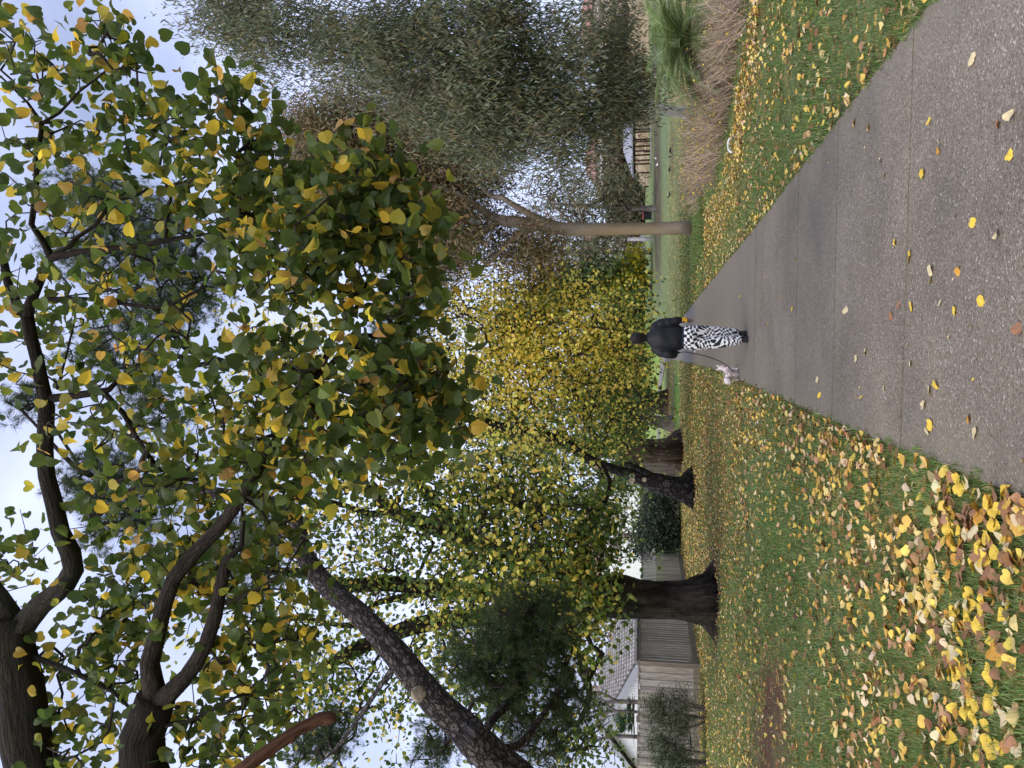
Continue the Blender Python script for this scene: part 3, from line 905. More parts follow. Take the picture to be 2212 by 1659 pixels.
def blob_points(blobs, g, shell=0.0, clump=0, sd=0.3):
    """blobs: (V, y, rV, ry, D, rD, n) ellipsoids -> cluster centres"""
    out = []
    for (V, y, rV, ry, D, rD, n) in blobs:
        c = P(V, y, D); s = D / F_PX
        d = g.normal(size=(n, 3)); d /= np.linalg.norm(d, axis=1)[:, None]
        r = g.random(n) ** (1 / 3.0)
        r = np.clip(r, shell, 1)[:, None]
        up = np.array((0, -SN, CS)); fw = np.array((0, CS, SN)); rt = np.array((1, 0, 0))
        out.append(c + (d[:, :1] * r * ry * s) * rt + (d[:, 1:2] * r * rV * s) * up + (d[:, 2:3] * r * rD) * fw)
    T = np.concatenate(out)
    if clump:
        m = max(4, len(T) // clump)
        ctr = T[g.choice(len(T), m, replace=False)]
        k_ = g.integers(0, m, len(T))
        T = ctr[k_] + g.normal(size=T.shape) * sd
    return T

def crown(name, parent, origin, base_nodes, targets, g, leaf, nleaf, spread, lsize, colors, weights, lmat, tmat, r_tip=0.004, rmax=0.04,
          bias=0.7, hang=None, sag=0.05, step=None, jit=0.16, colfun=None, twig_sides=4, wig=0.1):
    nb = len(base_nodes)
    nodes, par, tips = grow(base_nodes, [-1] * nb, targets, g, sag, step, wig)
    mb = MB()
    pipes(mb, nodes, par, nb, r_tip, 0.42, rmax, twig_sides, None, 1)
    T = nodes[tips]
    n = len(T) * nleaf
    pos = np.repeat(T, nleaf, 0) + g.normal(size=(n, 3)) * np.asarray(spread)
    R = hang_rot(n, hang, g) if hang is not None else rand_rot(n, (0, 0, 1), bias, g)
    sc = lsize * g.uniform(0.7, 1.25, n)
    c = colfun(pos, n, g) if colfun else palette(n, colors, weights, jit, g)
    if isinstance(leaf, list):
        k_ = g.integers(0, len(leaf), n)
        hr = hang_rot(n, 0.9, g)
        R = np.where((g.random(n) < 0.6)[:, None, None], hr, R)
        for q_ in range(len(leaf)): scatter(mb, leaf[q_][0], leaf[q_][1], pos[k_ == q_], R[k_ == q_], sc[k_ == q_], c[k_ == q_], 0)
    else:
        scatter(mb, leaf[0], leaf[1], pos, R, sc, c, 0)
    return mb.build(name, [lmat, tmat], parent, origin=origin)

GREEN = [(0.040, 0.085, 0.020), (0.065, 0.115, 0.022), (0.10, 0.15, 0.025), (0.48, 0.36, 0.035), (0.28, 0.27, 0.03)]
YELL = [(0.58, 0.44, 0.035), (0.42, 0.38, 0.035), (0.20, 0.25, 0.03), (0.09, 0.15, 0.025), (0.48, 0.30, 0.04)]

# ------------------------------------------------------------------ T1: near linden, trunk left of the frame
g = np.random.default_rng(101)
t1o = np.array((-4.9, 4.6, 0.0))
t1 = thing('linden_tree', 'nearest linden with dark crooked limbs and large heart-shaped leaves hanging overhead', 'tree', t1o)
tb = MB()
paths = []
fork = (-4.3, 5.2, 3.2, 0.27)
paths.append(limb(tb, [(420, 1880, 5.9, 110), (310, 1650, 5.6, 88), (324, 1554, 5.6, 78), (340, 1505, 5.55, 74)], world_pts=[(*t1o - (0, 0, 0.1), 0.40), (-4.75, 4.85, 1.7, 0.31), fork], seed=1, sides=16, flare=(5, 0.5, 0.5)))
paths.append(limb(tb, [(200, 1900, 6.4, 112), (70, 1659, 6.3, 96), (48, 1500, 6.3, 88), (30, 1400, 6.3, 78), (24, 1335, 6.3, 70)], world_pts=[fork], seed=2, sides=16))
A = [(30, 1370, 6.3, 66), (61, 1337, 6.3, 50), (89, 1305, 6.25, 46), (138, 1267, 6.2, 42), (158, 1230, 6.15, 42), (152, 1195, 6.1, 42), (130, 1149, 6.05, 38), (117, 1089, 6, 36), (101, 1028, 6, 34), (97, 958, 5.95, 33), (101, 881, 5.9, 33), (92, 836, 5.9, 29), (80, 776, 5.9, 27), (68, 732, 5.85, 26), (58, 680, 5.85, 27)]
paths.append(limb(tb, A, seed=3, sides=14))
paths.append(limb(tb, [(26, 1345, 6.3, 55), (10, 1310, 6.3, 42), (-20, 1265, 6.4, 36), (-90, 1180, 6.5, 28), (-200, 1080, 6.6, 20)], seed=4))
paths.append(limb(tb, [(62, 690, 5.85, 22), (39, 662, 5.85, 19), (18, 613, 5.9, 18), (6, 553, 5.9, 16), (-30, 470, 6, 12)], seed=5, sides=8))
paths.append(limb(tb, [(58, 685, 5.85, 26), (66, 655, 5.8, 22), (86, 607, 5.8, 20), (110, 553, 5.75, 20), (92, 520, 5.75, 15), (68, 485, 5.7, 13), (77, 417, 5.7, 12.5), (80, 342, 5.65, 11), (89, 283, 5.6, 10), (89, 265, 5.6, 10), (60, 222, 5.6, 6), (28, 190, 5.6, 5), (-10, 155, 5.6, 4)], seed=6, sides=8))
paths.append(limb(tb, [(104, 560, 5.75, 17), (134, 551, 5.7, 15), (208, 539, 5.6, 13), (298, 532, 5.5, 13), (357, 520, 5.45, 12), (400, 512, 5.4, 10), (446, 506, 5.4, 7), (488, 500, 5.35, 5)], seed=7, sides=8))
paths.append(limb(tb, [(89, 267, 5.6, 8), (128, 244, 5.6, 6), (173, 196, 5.55, 5), (215, 165, 5.5, 4.5), (243, 140, 5.5, 4), (247, 119, 5.5, 3.5), (238, 83, 5.5, 3), (199, 42, 5.5, 2.5)], seed=8, sides=6))
paths.append(limb(tb, [(89, 267, 5.6, 6), (119, 262, 5.6, 5), (179, 271, 5.5, 3.5), (205, 268, 5.5, 2.5)], seed=8, sides=6))
paths.append(limb(tb, [(110, 553, 5.75, 11), (150, 532, 5.7, 9), (167, 512, 5.7, 9), (205, 488, 5.6, 8), (244, 434, 5.6, 8), (283, 426, 5.5, 7), (321, 408, 5.5, 6)], seed=9, sides=6))
paths.append(limb(tb, [(80, 650, 5.8, 11), (149, 644, 5.75, 10), (238, 651, 5.7, 9), (312, 663, 5.6, 8.5), (372, 657, 5.5, 7.5), (431, 625, 5.5, 6), (464, 583, 5.4, 5), (488, 532, 5.4, 4)], seed=10, sides=6))
paths.append(limb(tb, [(104, 862, 5.9, 20), (150, 856, 5.9, 17), (208, 848, 5.85, 16), (235, 842, 5.85, 13), (253, 824, 5.85, 10)], seed=11, sides=8))
paths.append(limb(tb, [(222, 846, 5.85, 14), (250, 875, 5.8, 12), (268, 895, 5.8, 12), (292, 940, 5.75, 10), (321, 982, 5.7, 8), (350, 1020, 5.7, 6)], seed=12, sides=8))
paths.append(limb(tb, [(357, 520, 5.45, 8), (360, 488, 5.4, 8), (369, 428, 5.4, 7), (345, 357, 5.35, 6), (352, 322, 5.3, 4)], seed=13, sides=6))
paths.append(limb(tb, [(470, 503, 5.35, 6), (488, 488, 5.3, 6), (512, 450, 5.3, 5), (524, 414, 5.3, 5), (521, 348, 5.3, 4), (540, 300, 5.3, 3)], seed=14, sides=6))
paths.append(limb(tb, [(124, 840, 5.9, 6), (135, 800, 5.9, 5), (160, 700, 5.8, 4)], seed=15, sides=6))
B1 = [(338, 1512, 5.55, 50), (324, 1432, 5.5, 42), (340, 1372, 5.5, 37), (356, 1303, 5.45, 34), (376, 1250, 5.4, 32), (425, 1190, 5.4, 31), (473, 1141, 5.35, 29), (526, 1068, 5.3, 28), (567, 1000, 5.3, 22), (610, 934, 5.25, 19), (650, 880, 5.2, 17), (690, 815, 5.2, 14), (735, 766, 5.15, 13), (762, 742, 5.1, 12), (786, 724, 5.1, 12), (825, 728, 5.1, 10), (843, 762, 5.1, 7), (865, 775, 5.1, 4)]
paths.append(limb(tb, B1, seed=16, sides=12))
B2 = [(342, 1510, 5.55, 50), (364, 1500, 5.5, 42), (405, 1460, 5.5, 36), (445, 1392, 5.45, 32), (465, 1331, 5.4, 31), (482, 1240, 5.35, 26), (488, 1212, 5.35, 23), (500, 1200, 5.3, 14), (522, 1178, 5.3, 10), (526, 1129, 5.3, 8), (520, 1080, 5.2, 6), (500, 1030, 5.2, 4)]
paths.append(limb(tb, B2, seed=17, sides=12))
paths.append(limb(tb, [(655, 870, 5.2, 12), (720, 735, 5.2, 10), (745, 700, 5.15, 9), (762, 678, 5.1, 9), (780, 640, 5.1, 8), (795, 604, 5.1, 6), (782, 570, 5.1, 5), (770, 530, 5.05, 4), (790, 470, 5.0, 3)], seed=18, sides=6))
paths.append(limb(tb, [(60, 1414, 6.3, 12), (142, 1445, 6.2, 12), (200, 1472, 6.1, 11), (243, 1493, 6.0, 9), (303, 1554, 5.9, 7)], seed=19, sides=6))
paths.append(limb(tb, [(320, 1565, 5.6, 16), (400, 1560, 5.5, 9), (520, 1500, 5.4, 6), (600, 1440, 5.3, 4)], seed=20, sides=6))
paths.append(limb(tb, [(470, 1310, 5.4, 10), (560, 1270, 5.3, 6), (620, 1225, 5.2, 5), (660, 1160, 5.2, 3)], seed=21, sides=6))
tb.build('trunk', M_bark_near, t1, smooth=True, origin=t1o)
T1B = [ # V, y, rV, ry, D, rD, n
 (60, 120, 80, 110, 5.7, 0.5, 34), (200, 90, 70, 75, 5.5, 0.4, 30), (285, 150, 45, 40, 5.4, 0.3, 14), (120, 230, 110, 80, 5.6, 0.6, 34), (300, 230, 60, 50, 5.4, 0.4, 26),
 (480, 215, 55, 45, 5.3, 0.35, 34), (560, 290, 50, 40, 5.3, 0.35, 26), (400, 290, 90, 50, 5.35, 0.5, 44), (60, 350, 90, 80, 5.8, 0.6, 26), (220, 360, 90, 70, 5.6, 0.6, 30),
 (480, 380, 110, 60, 5.3, 0.6, 58), (600, 370, 45, 40, 5.2, 0.4, 20), (100, 470, 110, 60, 5.8, 0.6, 26), (300, 470, 120, 60, 5.5, 0.6, 38), (520, 480, 100, 60, 5.3, 0.6, 46),
 (700, 350, 40, 40, 5.0, 0.3, 20), (800, 385, 60, 55, 5.0, 0.4, 44), (760, 470, 100, 60, 5.0, 0.5, 72), (880, 500, 60, 70, 5.0, 0.4, 44), (650, 470, 60, 55, 5.1, 0.5, 34), (700, 560, 130, 70, 5.1, 0.6, 84),
 (900, 600, 45, 60, 4.9, 0.4, 26), (540, 600, 70, 60, 5.3, 0.6, 20), (640, 620, 70, 60, 5.2, 0.6, 28), (120, 620, 120, 80, 5.9, 0.7, 34), (300, 600, 120, 70, 5.6, 0.7, 36),
 (90, 760, 90, 90, 6.0, 0.7, 22), (260, 740, 110, 90, 5.8, 0.8, 44), (380, 790, 80, 80, 5.6, 0.7, 26), (800, 660, 90, 60, 5.0, 0.5, 40), (560, 745, 60, 50, 5.2, 0.4, 16), (640, 760, 90, 70, 5.2, 0.6, 34),
 (500, 870, 90, 70, 5.4, 0.6, 52), (300, 900, 120, 90, 5.8, 0.8, 60), (160, 930, 80, 70, 5.9, 0.7, 16), (640, 880, 110, 80, 5.2, 0.6, 64), (800, 790, 100, 60, 5.0, 0.5, 50), (900, 820, 90, 50, 4.9, 0.5, 40),
 (960, 790, 40, 40, 4.9, 0.3, 14), (860, 900, 100, 60, 5.0, 0.5, 46), (960, 900, 60, 50, 4.9, 0.4, 24), (740, 960, 100, 80, 5.1, 0.6, 60), (880, 970, 60, 40, 5.0, 0.4, 16), (560, 1000, 100, 80, 5.3, 0.6, 58), (420, 1040, 90, 80, 5.5, 0.7, 52), (300, 1060, 90, 80, 5.7, 0.7, 38),
 (220, 1110, 60, 70, 5.9, 0.6, 14), (620, 1090, 80, 60, 5.2, 0.5, 30), (400, 1180, 110, 80, 5.5, 0.7, 50), (560, 1190, 90, 70, 5.3, 0.6, 44), (250, 1250, 80, 80, 5.8, 0.7, 34), (60, 1150, 40, 80, 6.2, 0.5, 12), (40, 1230, 40, 50, 6.2, 0.4, 12),
 (430, 1300, 100, 90, 5.5, 0.7, 46), (600, 1320, 90, 90, 5.2, 0.6, 44), (250, 1360, 80, 80, 5.8, 0.7, 36), (120, 1400, 50, 60, 6.1, 0.5, 14), (520, 1450, 110, 90, 5.3, 0.6, 48), (230, 1480, 90, 80, 5.8, 0.7, 36), (140, 1540, 50, 80, 6.0, 0.5, 18),
 (200, 1620, 90, 60, 5.8, 0.6, 26), (400, 1560, 90, 90, 5.4, 0.6, 34), (540, 1570, 90, 80, 5.2, 0.6, 34), (430, 1680, 110, 60, 5.3, 0.6, 24), (20, 1560, 40, 80, 6.2, 0.4, 8), (640, 1440, 60, 80, 5.1, 0.5, 16), (20, 40, 40, 60, 5.7, 0.4, 8), (20, 700, 50, 120, 6.0, 0.5, 14)]
T1B = [(V_, y_, rV_, ry_, D_ + (0.5 if y_ > 1000 else 0.0), rD_, n_) for (V_, y_, rV_, ry_, D_, rD_, n_) in T1B]
tg = blob_points(T1B, g)
tV, tY, tD = toPix(tg)
tg = tg[g.random(len(tg)) < np.where(((tV > 480) & (tY > 330) & (tY < 1000)) | (tY > 1080), 0.66, 0.50)]
t1col = lambda pos, n, g_: palette(n, [(0.055, 0.088, 0.028), (0.075, 0.108, 0.030), (0.115, 0.145, 0.035), (0.50, 0.38, 0.06), (0.26, 0.25, 0.045), (0.42, 0.28, 0.09)], [3.6, 3.6, 2.2, 1.2, 1.0, 0.35], 0.16, g_)
crown('crown', t1, t1o, nodes_of(paths[3:], 2), tg, g, HEARTS, 5, 0.11, 0.084, None, None, M_linden_leaf, M_twig, r_tip=0.0027, rmax=0.016, bias=0.55, sag=0.06, step=0.3, colfun=t1col, twig_sides=5, wig=0.16)
# broken dead limb hanging into the picture, its own look but still part of the tree
cb = MB()
limb(cb, [(505, 1675, 5.0, 34), (560, 1635, 5.05, 29), (607, 1602, 5.1, 27), (650, 1572, 5.15, 25), (690, 1553, 5.2, 27), (712, 1550, 5.2, 28), (722, 1553, 5.2, 20), (726, 1556, 5.2, 6)], world_pts=[(-4.3, 5.1, 3.4, 0.10), (-3.4, 4.8, 3.8, 0.07)], seed=33, sides=10, rough=0.12)
limb(cb, [(640, 1580, 5.12, 12), (632, 1598, 5.1, 9), (630, 1606, 5.1, 7)], seed=3, sides=6)
cbo = cb.build('broken_limb', M_bark_red, t1, smooth=True, origin=t1o)
cbo['label'] = 'reddish barkless broken limb ending in a knobbly stub'

# ------------------------------------------------------------------ T2: big linden by the fence
g = np.random.default_rng(102)
b2 = G(1545, 1295)
t2 = thing('linden_tree', 'yellow-green linden with stout furrowed trunk standing in front of the paling fence', 'tree', b2)
tb = MB(); paths = []
D2 = 17.0
wp = [(b2[0], b2[1], -0.15, 0.46), (b2[0], b2[1], 0.1, 0.43)]
paths.append(limb(tb, [(1515, 1297, D2, 80), (1480, 1298, D2, 77), (1440, 1297, D2, 75), (1390, 1294, D2, 76), (1350, 1290, D2, 84), (1310, 1288, D2, 84), (1270, 1288, D2, 70), (1200, 1290, D2, 54), (1104, 1284, D2, 40), (1030, 1277, D2, 36), (956, 1273, D2, 34), (844, 1261, D2, 32), (780, 1264, D2, 30), (740, 1262, D2, 26), (660, 1240, D2, 20), (560, 1230, D2 - 1, 14), (450, 1200, D2 - 2, 8)], world_pts=wp, seed=40, sides=64, rough=0.09, flare=(6, 1.15, 0.40)))
paths.append(limb(tb, [(1300, 1275, D2, 50), (1220, 1235, D2, 44), (1130, 1205, D2, 40), (1045, 1176, D2, 36), (993, 1161, D2, 36), (918, 1131, D2, 35), (844, 1102, D2, 32), (807, 1064, D2, 22), (770, 1042, D2, 18), (700, 1000, D2 - 1, 12), (600, 960, D2 - 1.5, 8)], seed=41, sides=12))
paths.append(limb(tb, [(1020, 1165, D2, 26), (956, 1100, D2 + .5, 26), (918, 1061, D2 + .5, 22), (890, 1010, D2 + 1, 16), (900, 950, D2 + 1, 12), (860, 900, D2 + 1, 8)], seed=42, sides=8))
paths.append(limb(tb, [(844, 1102, D2, 18), (800, 1110, D2, 14), (740, 1090, D2, 10), (690, 1080, D2, 7)], seed=42, sides=8))
paths.append(limb(tb, [(1290, 1300, D2, 60), (1180, 1320, D2, 46), (1080, 1330, D2, 42), (1000, 1335, D2, 40), (900, 1351, D2, 36), (825, 1380, D2, 32), (770, 1402, D2, 30), (730, 1425, D2, 24), (695, 1447, D2, 20), (620, 1480, D2, 14), (520, 1510, D2 - 1, 8)], seed=43, sides=12))
paths.append(limb(tb, [(860, 1364, D2, 22), (780, 1350, D2, 17), (730, 1350, D2, 12), (640, 1330, D2, 7)], seed=43, sides=8))
paths.append(limb(tb, [(940, 1273, D2, 20), (880, 1288, D2, 17), (814, 1303, D2, 13), (780, 1330, D2, 9)], seed=44, sides=8))
paths.append(limb(tb, [(1270, 1310, D2, 30), (1235, 1350, D2 - .5, 26), (1240, 1390, D2 - 1, 20), (1262, 1440, D2 - 1, 17), (1270, 1480, D2 - 1.2, 16), (1272, 1510, D2 - 1.2, 13), (1250, 1560, D2 - 1.2, 9), (1200, 1620, D2 - 1.2, 6)], seed=45, sides=8))
paths.append(limb(tb, [(1290, 1270, D2, 26), (1260, 1200, D2, 20), (1258, 1140, D2, 17), (1272, 1128, D2, 16), (1295, 1098, D2, 15), (1305, 1085, D2, 13), (1318, 1045, D2, 9), (1300, 1000, D2, 6)], seed=46, sides=8))
paths.append(limb(tb, [(1272, 1128, D2, 8), (1285, 1160, D2, 6), (1310, 1190, D2, 5), (1320, 1215, D2, 3)], seed=46, sides=6))
paths.append(limb(tb, [(896, 1262, D2, 9), (915, 1215, D2, 8), (935, 1172, D2, 7), (900, 1150, D2, 4)], seed=47, sides=6))
paths.append(limb(tb, [(1180, 1240, D2, 12), (1150, 1130, D2, 10), (1100, 1050, D2 + 1, 8), (1080, 980, D2 + 1, 5)], seed=48, sides=6))
paths.append(limb(tb, [(1060, 1335, D2, 14), (1040, 1420, D2, 10), (1060, 1500, D2, 7), (1040, 1600, D2, 5)], seed=49, sides=6))
tb.build('trunk', M_bark_linden, t2, smooth=True, origin=b2)
def fadecol(y_edge):
    def f(pos, n, g_):
        V, yy, D = toPix(pos)
        cl = np.sin(pos[:, 0] * 1.3 + 1.7 * np.sin(pos[:, 2] * 0.9)) * np.sin(pos[:, 2] * 1.1 + pos[:, 1] * 0.7) 
        p = np.clip(0.60 - (yy - y_edge) / 520.0, 0.18, 0.74) + 0.22 * cl - 0.18 * np.clip((V - 1250) / 120, 0, 1)
        cy = palette(n, [(0.80, 0.66, 0.17), (0.62, 0.58, 0.15), (0.68, 0.50, 0.14)], [3.4, 3.6, 0.6], 0.15, g_)
        cg = palette(n, [(0.075, 0.125, 0.035), (0.12, 0.175, 0.045), (0.22, 0.26, 0.06), (0.05, 0.09, 0.028)], [3, 3, 2, 2], 0.16, g_)
        return np.where((g_.random(n) < p)[:, None], cy, cg)
    return f
T2B = [(1250, 1230, 70, 90, 15.5, 1.8, 120), (1180, 1150, 90, 90, 16, 2, 150), (1280, 1110, 60, 70, 16, 1.6, 90), (1340, 1140, 35, 50, 16, 1.0, 36), (1330, 1190, 30, 40, 16, 0.8, 20),
 (1060, 1190, 90, 110, 16, 2, 170), (1150, 1290, 90, 70, 15, 1.6, 120), (1000, 1260, 90, 60, 15.5, 1.6, 70), (1240, 1340, 60, 50, 15.5, 1.2, 60), (1290, 1400, 40, 60, 15.5, 1.0, 34), (1100, 1380, 100, 60, 16, 1.6, 90), (1000, 1400, 90, 70, 16.5, 1.6, 60),
 (880, 1200, 100, 90, 17, 2, 56), (760, 1170, 100, 80, 17, 2, 60), (860, 1040, 110, 80, 17, 2, 110), (1000, 1060, 110, 80, 17, 2, 150), (1130, 1040, 90, 80, 17, 2, 130), (720, 1050, 90, 90, 16.5, 2, 60), (620, 1150, 120, 120, 16, 2, 60),
 (760, 1330, 120, 90, 16.5, 2, 70), (880, 1440, 110, 80, 16.5, 2, 64), (760, 1480, 110, 90, 16.5, 2, 60), (620, 1360, 120, 120, 16, 2, 70), (620, 1540, 130, 110, 16, 2, 60), (1020, 1540, 90, 90, 16.5, 1.6, 60), (1180, 1560, 70, 80, 16.5, 1.4, 60), (1260, 1600, 50, 60, 16.5, 1, 36),
 (480, 1300, 100, 150, 15.5, 2, 30), (500, 1000, 90, 120, 15.5, 2, 26), (800, 1620, 100, 60, 16.5, 1.5, 28), (1170, 1450, 60, 60, 16, 1.2, 40)]
tg = blob_points(T2B, g, clump=5, sd=0.34)
tg = tg[toPix(tg)[0] < 1330]
crown('crown', t2, b2, nodes_of(paths, 3)[14:], tg, g, LEAF6, 11, 0.25, 0.108, None, None, M_leaf, M_twig, r_tip=0.006, rmax=0.05, bias=0.5, colfun=fadecol(950), step=0.9, wig=0.14)

# ------------------------------------------------------------------ T3: yellow tree further along
g = np.random.default_rng(103)
b3 = G(1473, 972)
t3 = thing('linden_tree', 'bright yellow linden with a thick flared trunk standing behind the leaning dark pine', 'tree', b3)
tb = MB(); paths = []
D3 = 33.5
paths.append(limb(tb, [(1450, 974, D3, 50), (1420, 974, D3, 46), (1381, 974, D3, 47), (1330, 972, D3, 40), (1270, 965, D3, 32), (1180, 950, D3, 26), (1080, 940, D3 - 2, 20), (960, 930, D3 - 3, 14), (800, 900, D3 - 3, 9), (620, 850, D3 - 3, 5)], world_pts=[(b3[0], b3[1], -0.2, 0.62), (b3[0], b3[1], 0.15, 0.56)], seed=50, step=0.3, sides=56, flare=(5, 1.0, 0.7)))
paths.append(limb(tb, [(1250, 965, D3, 20), (1180, 940, D3 - 3, 18), (1099, 922, D3 - 5, 15), (1134, 860, D3 - 6, 13), (1152, 827, D3 - 6, 11), (1134, 776, D3 - 6, 8), (1100, 720, D3 - 6, 5)], seed=51, step=0.3, sides=8))
paths.append(limb(tb, [(1150, 950, D3 - 1, 20), (1050, 985, D3 - 4, 16), (995, 985, D3 - 5, 14), (990, 930, D3 - 6, 14), (995, 895, D3 - 6, 13), (1006, 836, D3 - 6, 12), (1036, 779, D3 - 6, 9), (1069, 756, D3 - 6, 6), (1090, 700, D3 - 6, 4)], seed=52, step=0.3, sides=8))
paths.append(limb(tb, [(1300, 968, D3, 18), (1260, 900, D3 - 3, 13), (1240, 830, D3 - 4, 10), (1250, 760, D3 - 5, 7), (1290, 700, D3 - 5, 4)], seed=53, step=0.3, sides=8))
paths.append(limb(tb, [(1000, 935, D3 - 2, 12), (940, 820, D3 - 4, 9), (980, 740, D3 - 5, 5)], seed=54, step=0.3, sides=6))
paths.append(limb(tb, [(1280, 970, D3, 16), (1300, 1030, D3 - 3, 9), (1340, 1060, D3 - 4, 5)], seed=55, step=0.3, sides=6))
tb.build('trunk', M_bark_brown, t3, smooth=True, origin=b3)
T3B = [(1300, 720, 75, 70, 27, 3, 190), (1200, 700, 90, 60, 27, 3, 170), (1080, 690, 100, 60, 27, 3, 170), (980, 720, 80, 80, 27, 3, 130), (1150, 790, 110, 80, 26.5, 3, 230), (1290, 800, 80, 80, 28, 3, 190), (1050, 820, 90, 80, 26.5, 3, 150),
 (940, 830, 70, 80, 27, 3, 90), (1240, 890, 110, 70, 26.5, 3, 200), (1100, 900, 90, 70, 26.5, 3, 150), (1350, 900, 40, 70, 29, 3, 90), (1350, 800, 40, 60, 29, 3, 80), (1355, 700, 35, 50, 28, 2.5, 70), (1320, 980, 50, 60, 29, 3, 110), (1200, 990, 80, 60, 27, 3, 110), (1060, 990, 80, 60, 27, 3, 80),
 (1330, 1060, 45, 50, 29, 2.5, 60), (560, 740, 80, 60, 29, 3, 70), (680, 800, 100, 90, 29, 3, 90), (560, 880, 90, 90, 29, 3, 60), (820, 820, 90, 90, 28, 3, 80), (700, 940, 110, 90, 29, 3, 70), (1240, 640, 60, 22, 27, 2, 40), (1100, 640, 60, 20, 27, 2, 36), (960, 660, 40, 30, 27, 2, 30)]
tg = blob_points(T3B, g, clump=6, sd=0.5)
tg = tg[g.random(len(tg)) < 0.62]
crown('crown', t3, b3, nodes_of(paths, 3)[8:], tg, g, LEAF4, 22, 0.36, 0.130, None, None, M_leaf, M_twig, r_tip=0.009, rmax=0.06, bias=0.5, colfun=fadecol(820), step=1.5, wig=0.14)

# ------------------------------------------------------------------ pines
def pine(label, base, limbs_spec, blobs, seed, bark, tsize, base_r, D_leaf_cols, ntuft=5, spread=0.22, step=0.25, flare=(5, 0.5, 0.5), lead=None, cuts=()):
    g = np.random.default_rng(seed)
    t = thing('pine_tree', label, 'tree', base)
    tb = MB(); paths = []
    for k, sp_ in enumerate(limbs_spec):
        wp = (lead or [(base[0], base[1], base[2] - 0.15, base_r), (base[0], base[1], base[2] + 0.15, base_r * 0.92)]) if k == 0 else None
        paths.append(limb(tb, sp_, world_pts=wp, seed=seed + k, sides=44 if k == 0 else 8, rough=0.10, flare=flare if k == 0 else None, step=step))
    tb.build('trunk', bark, t, smooth=True, origin=base)
    for (V, y, D, wpx) in cuts:
        cbm = MB(); c = P(V, y, D); r = 0.5 * wpx * D / F_PX
        n_ = np.array((0, 0, 0)) - P(V, y, D) + np.array((0, 0, H)); n_ = n_ / np.linalg.norm(n_)
        tube(cbm, [c + n_ * 0.02, c + n_ * (0.02 + r * 0.45), c + n_ * (0.02 + r * 0.55)], [r * 1.15, r, r * 0.8], 14, rough=0.08)
        cbm.build('cut_knob', M_cut, t, origin=base)
    T = blob_points(blobs, g)
    nb = nodes_of(paths, 2)
    nodes, par, tips = grow(nb, [-1] * len(nb), T, g, 0.02, step * 4, 0.12)
    mb = MB()
    pipes(mb, nodes, par, len(nb), 0.006 * tsize / 0.14, 0.42, 0.05, 4, None, 1)
    n = len(T) * ntuft
    pos = np.repeat(nodes[tips], ntuft, 0) + g.normal(size=(n, 3)) * spread
    sel = g.integers(0, 3, n)
    for s in range(3):
        k = sel == s; nn = int(k.sum())
        R = rand_rot(nn, (0, 0, 1), 0.2, g)
        yv = g.normal(size=(nn, 3)) + np.array((0.1, 0, 0.8)); yv /= np.linalg.norm(yv, axis=1)[:, None]
        a_ = g.normal(size=(nn, 3)); z_ = a_ - yv * np.sum(a_ * yv, 1)[:, None]; z_ /= np.linalg.norm(z_, axis=1)[:, None]
        R = np.stack((np.cross(yv, z_), yv, z_), 2)
        c = palette(nn, D_leaf_cols, [3, 2, 1][:len(D_leaf_cols)], 0.2, g)
        scatter(mb, TUFTS[s][0], TUFTS[s][1], pos[k], R, tsize * g.uniform(0.8, 1.2, nn), c, 0)
    mb.build('crown', [M_needle, M_twig], t, origin=base)
    return t
NEED = [(0.036, 0.062, 0.020), (0.052, 0.085, 0.026), (0.08, 0.10, 0.035)]
base = np.array((-6.3, 9.6, 0.0))
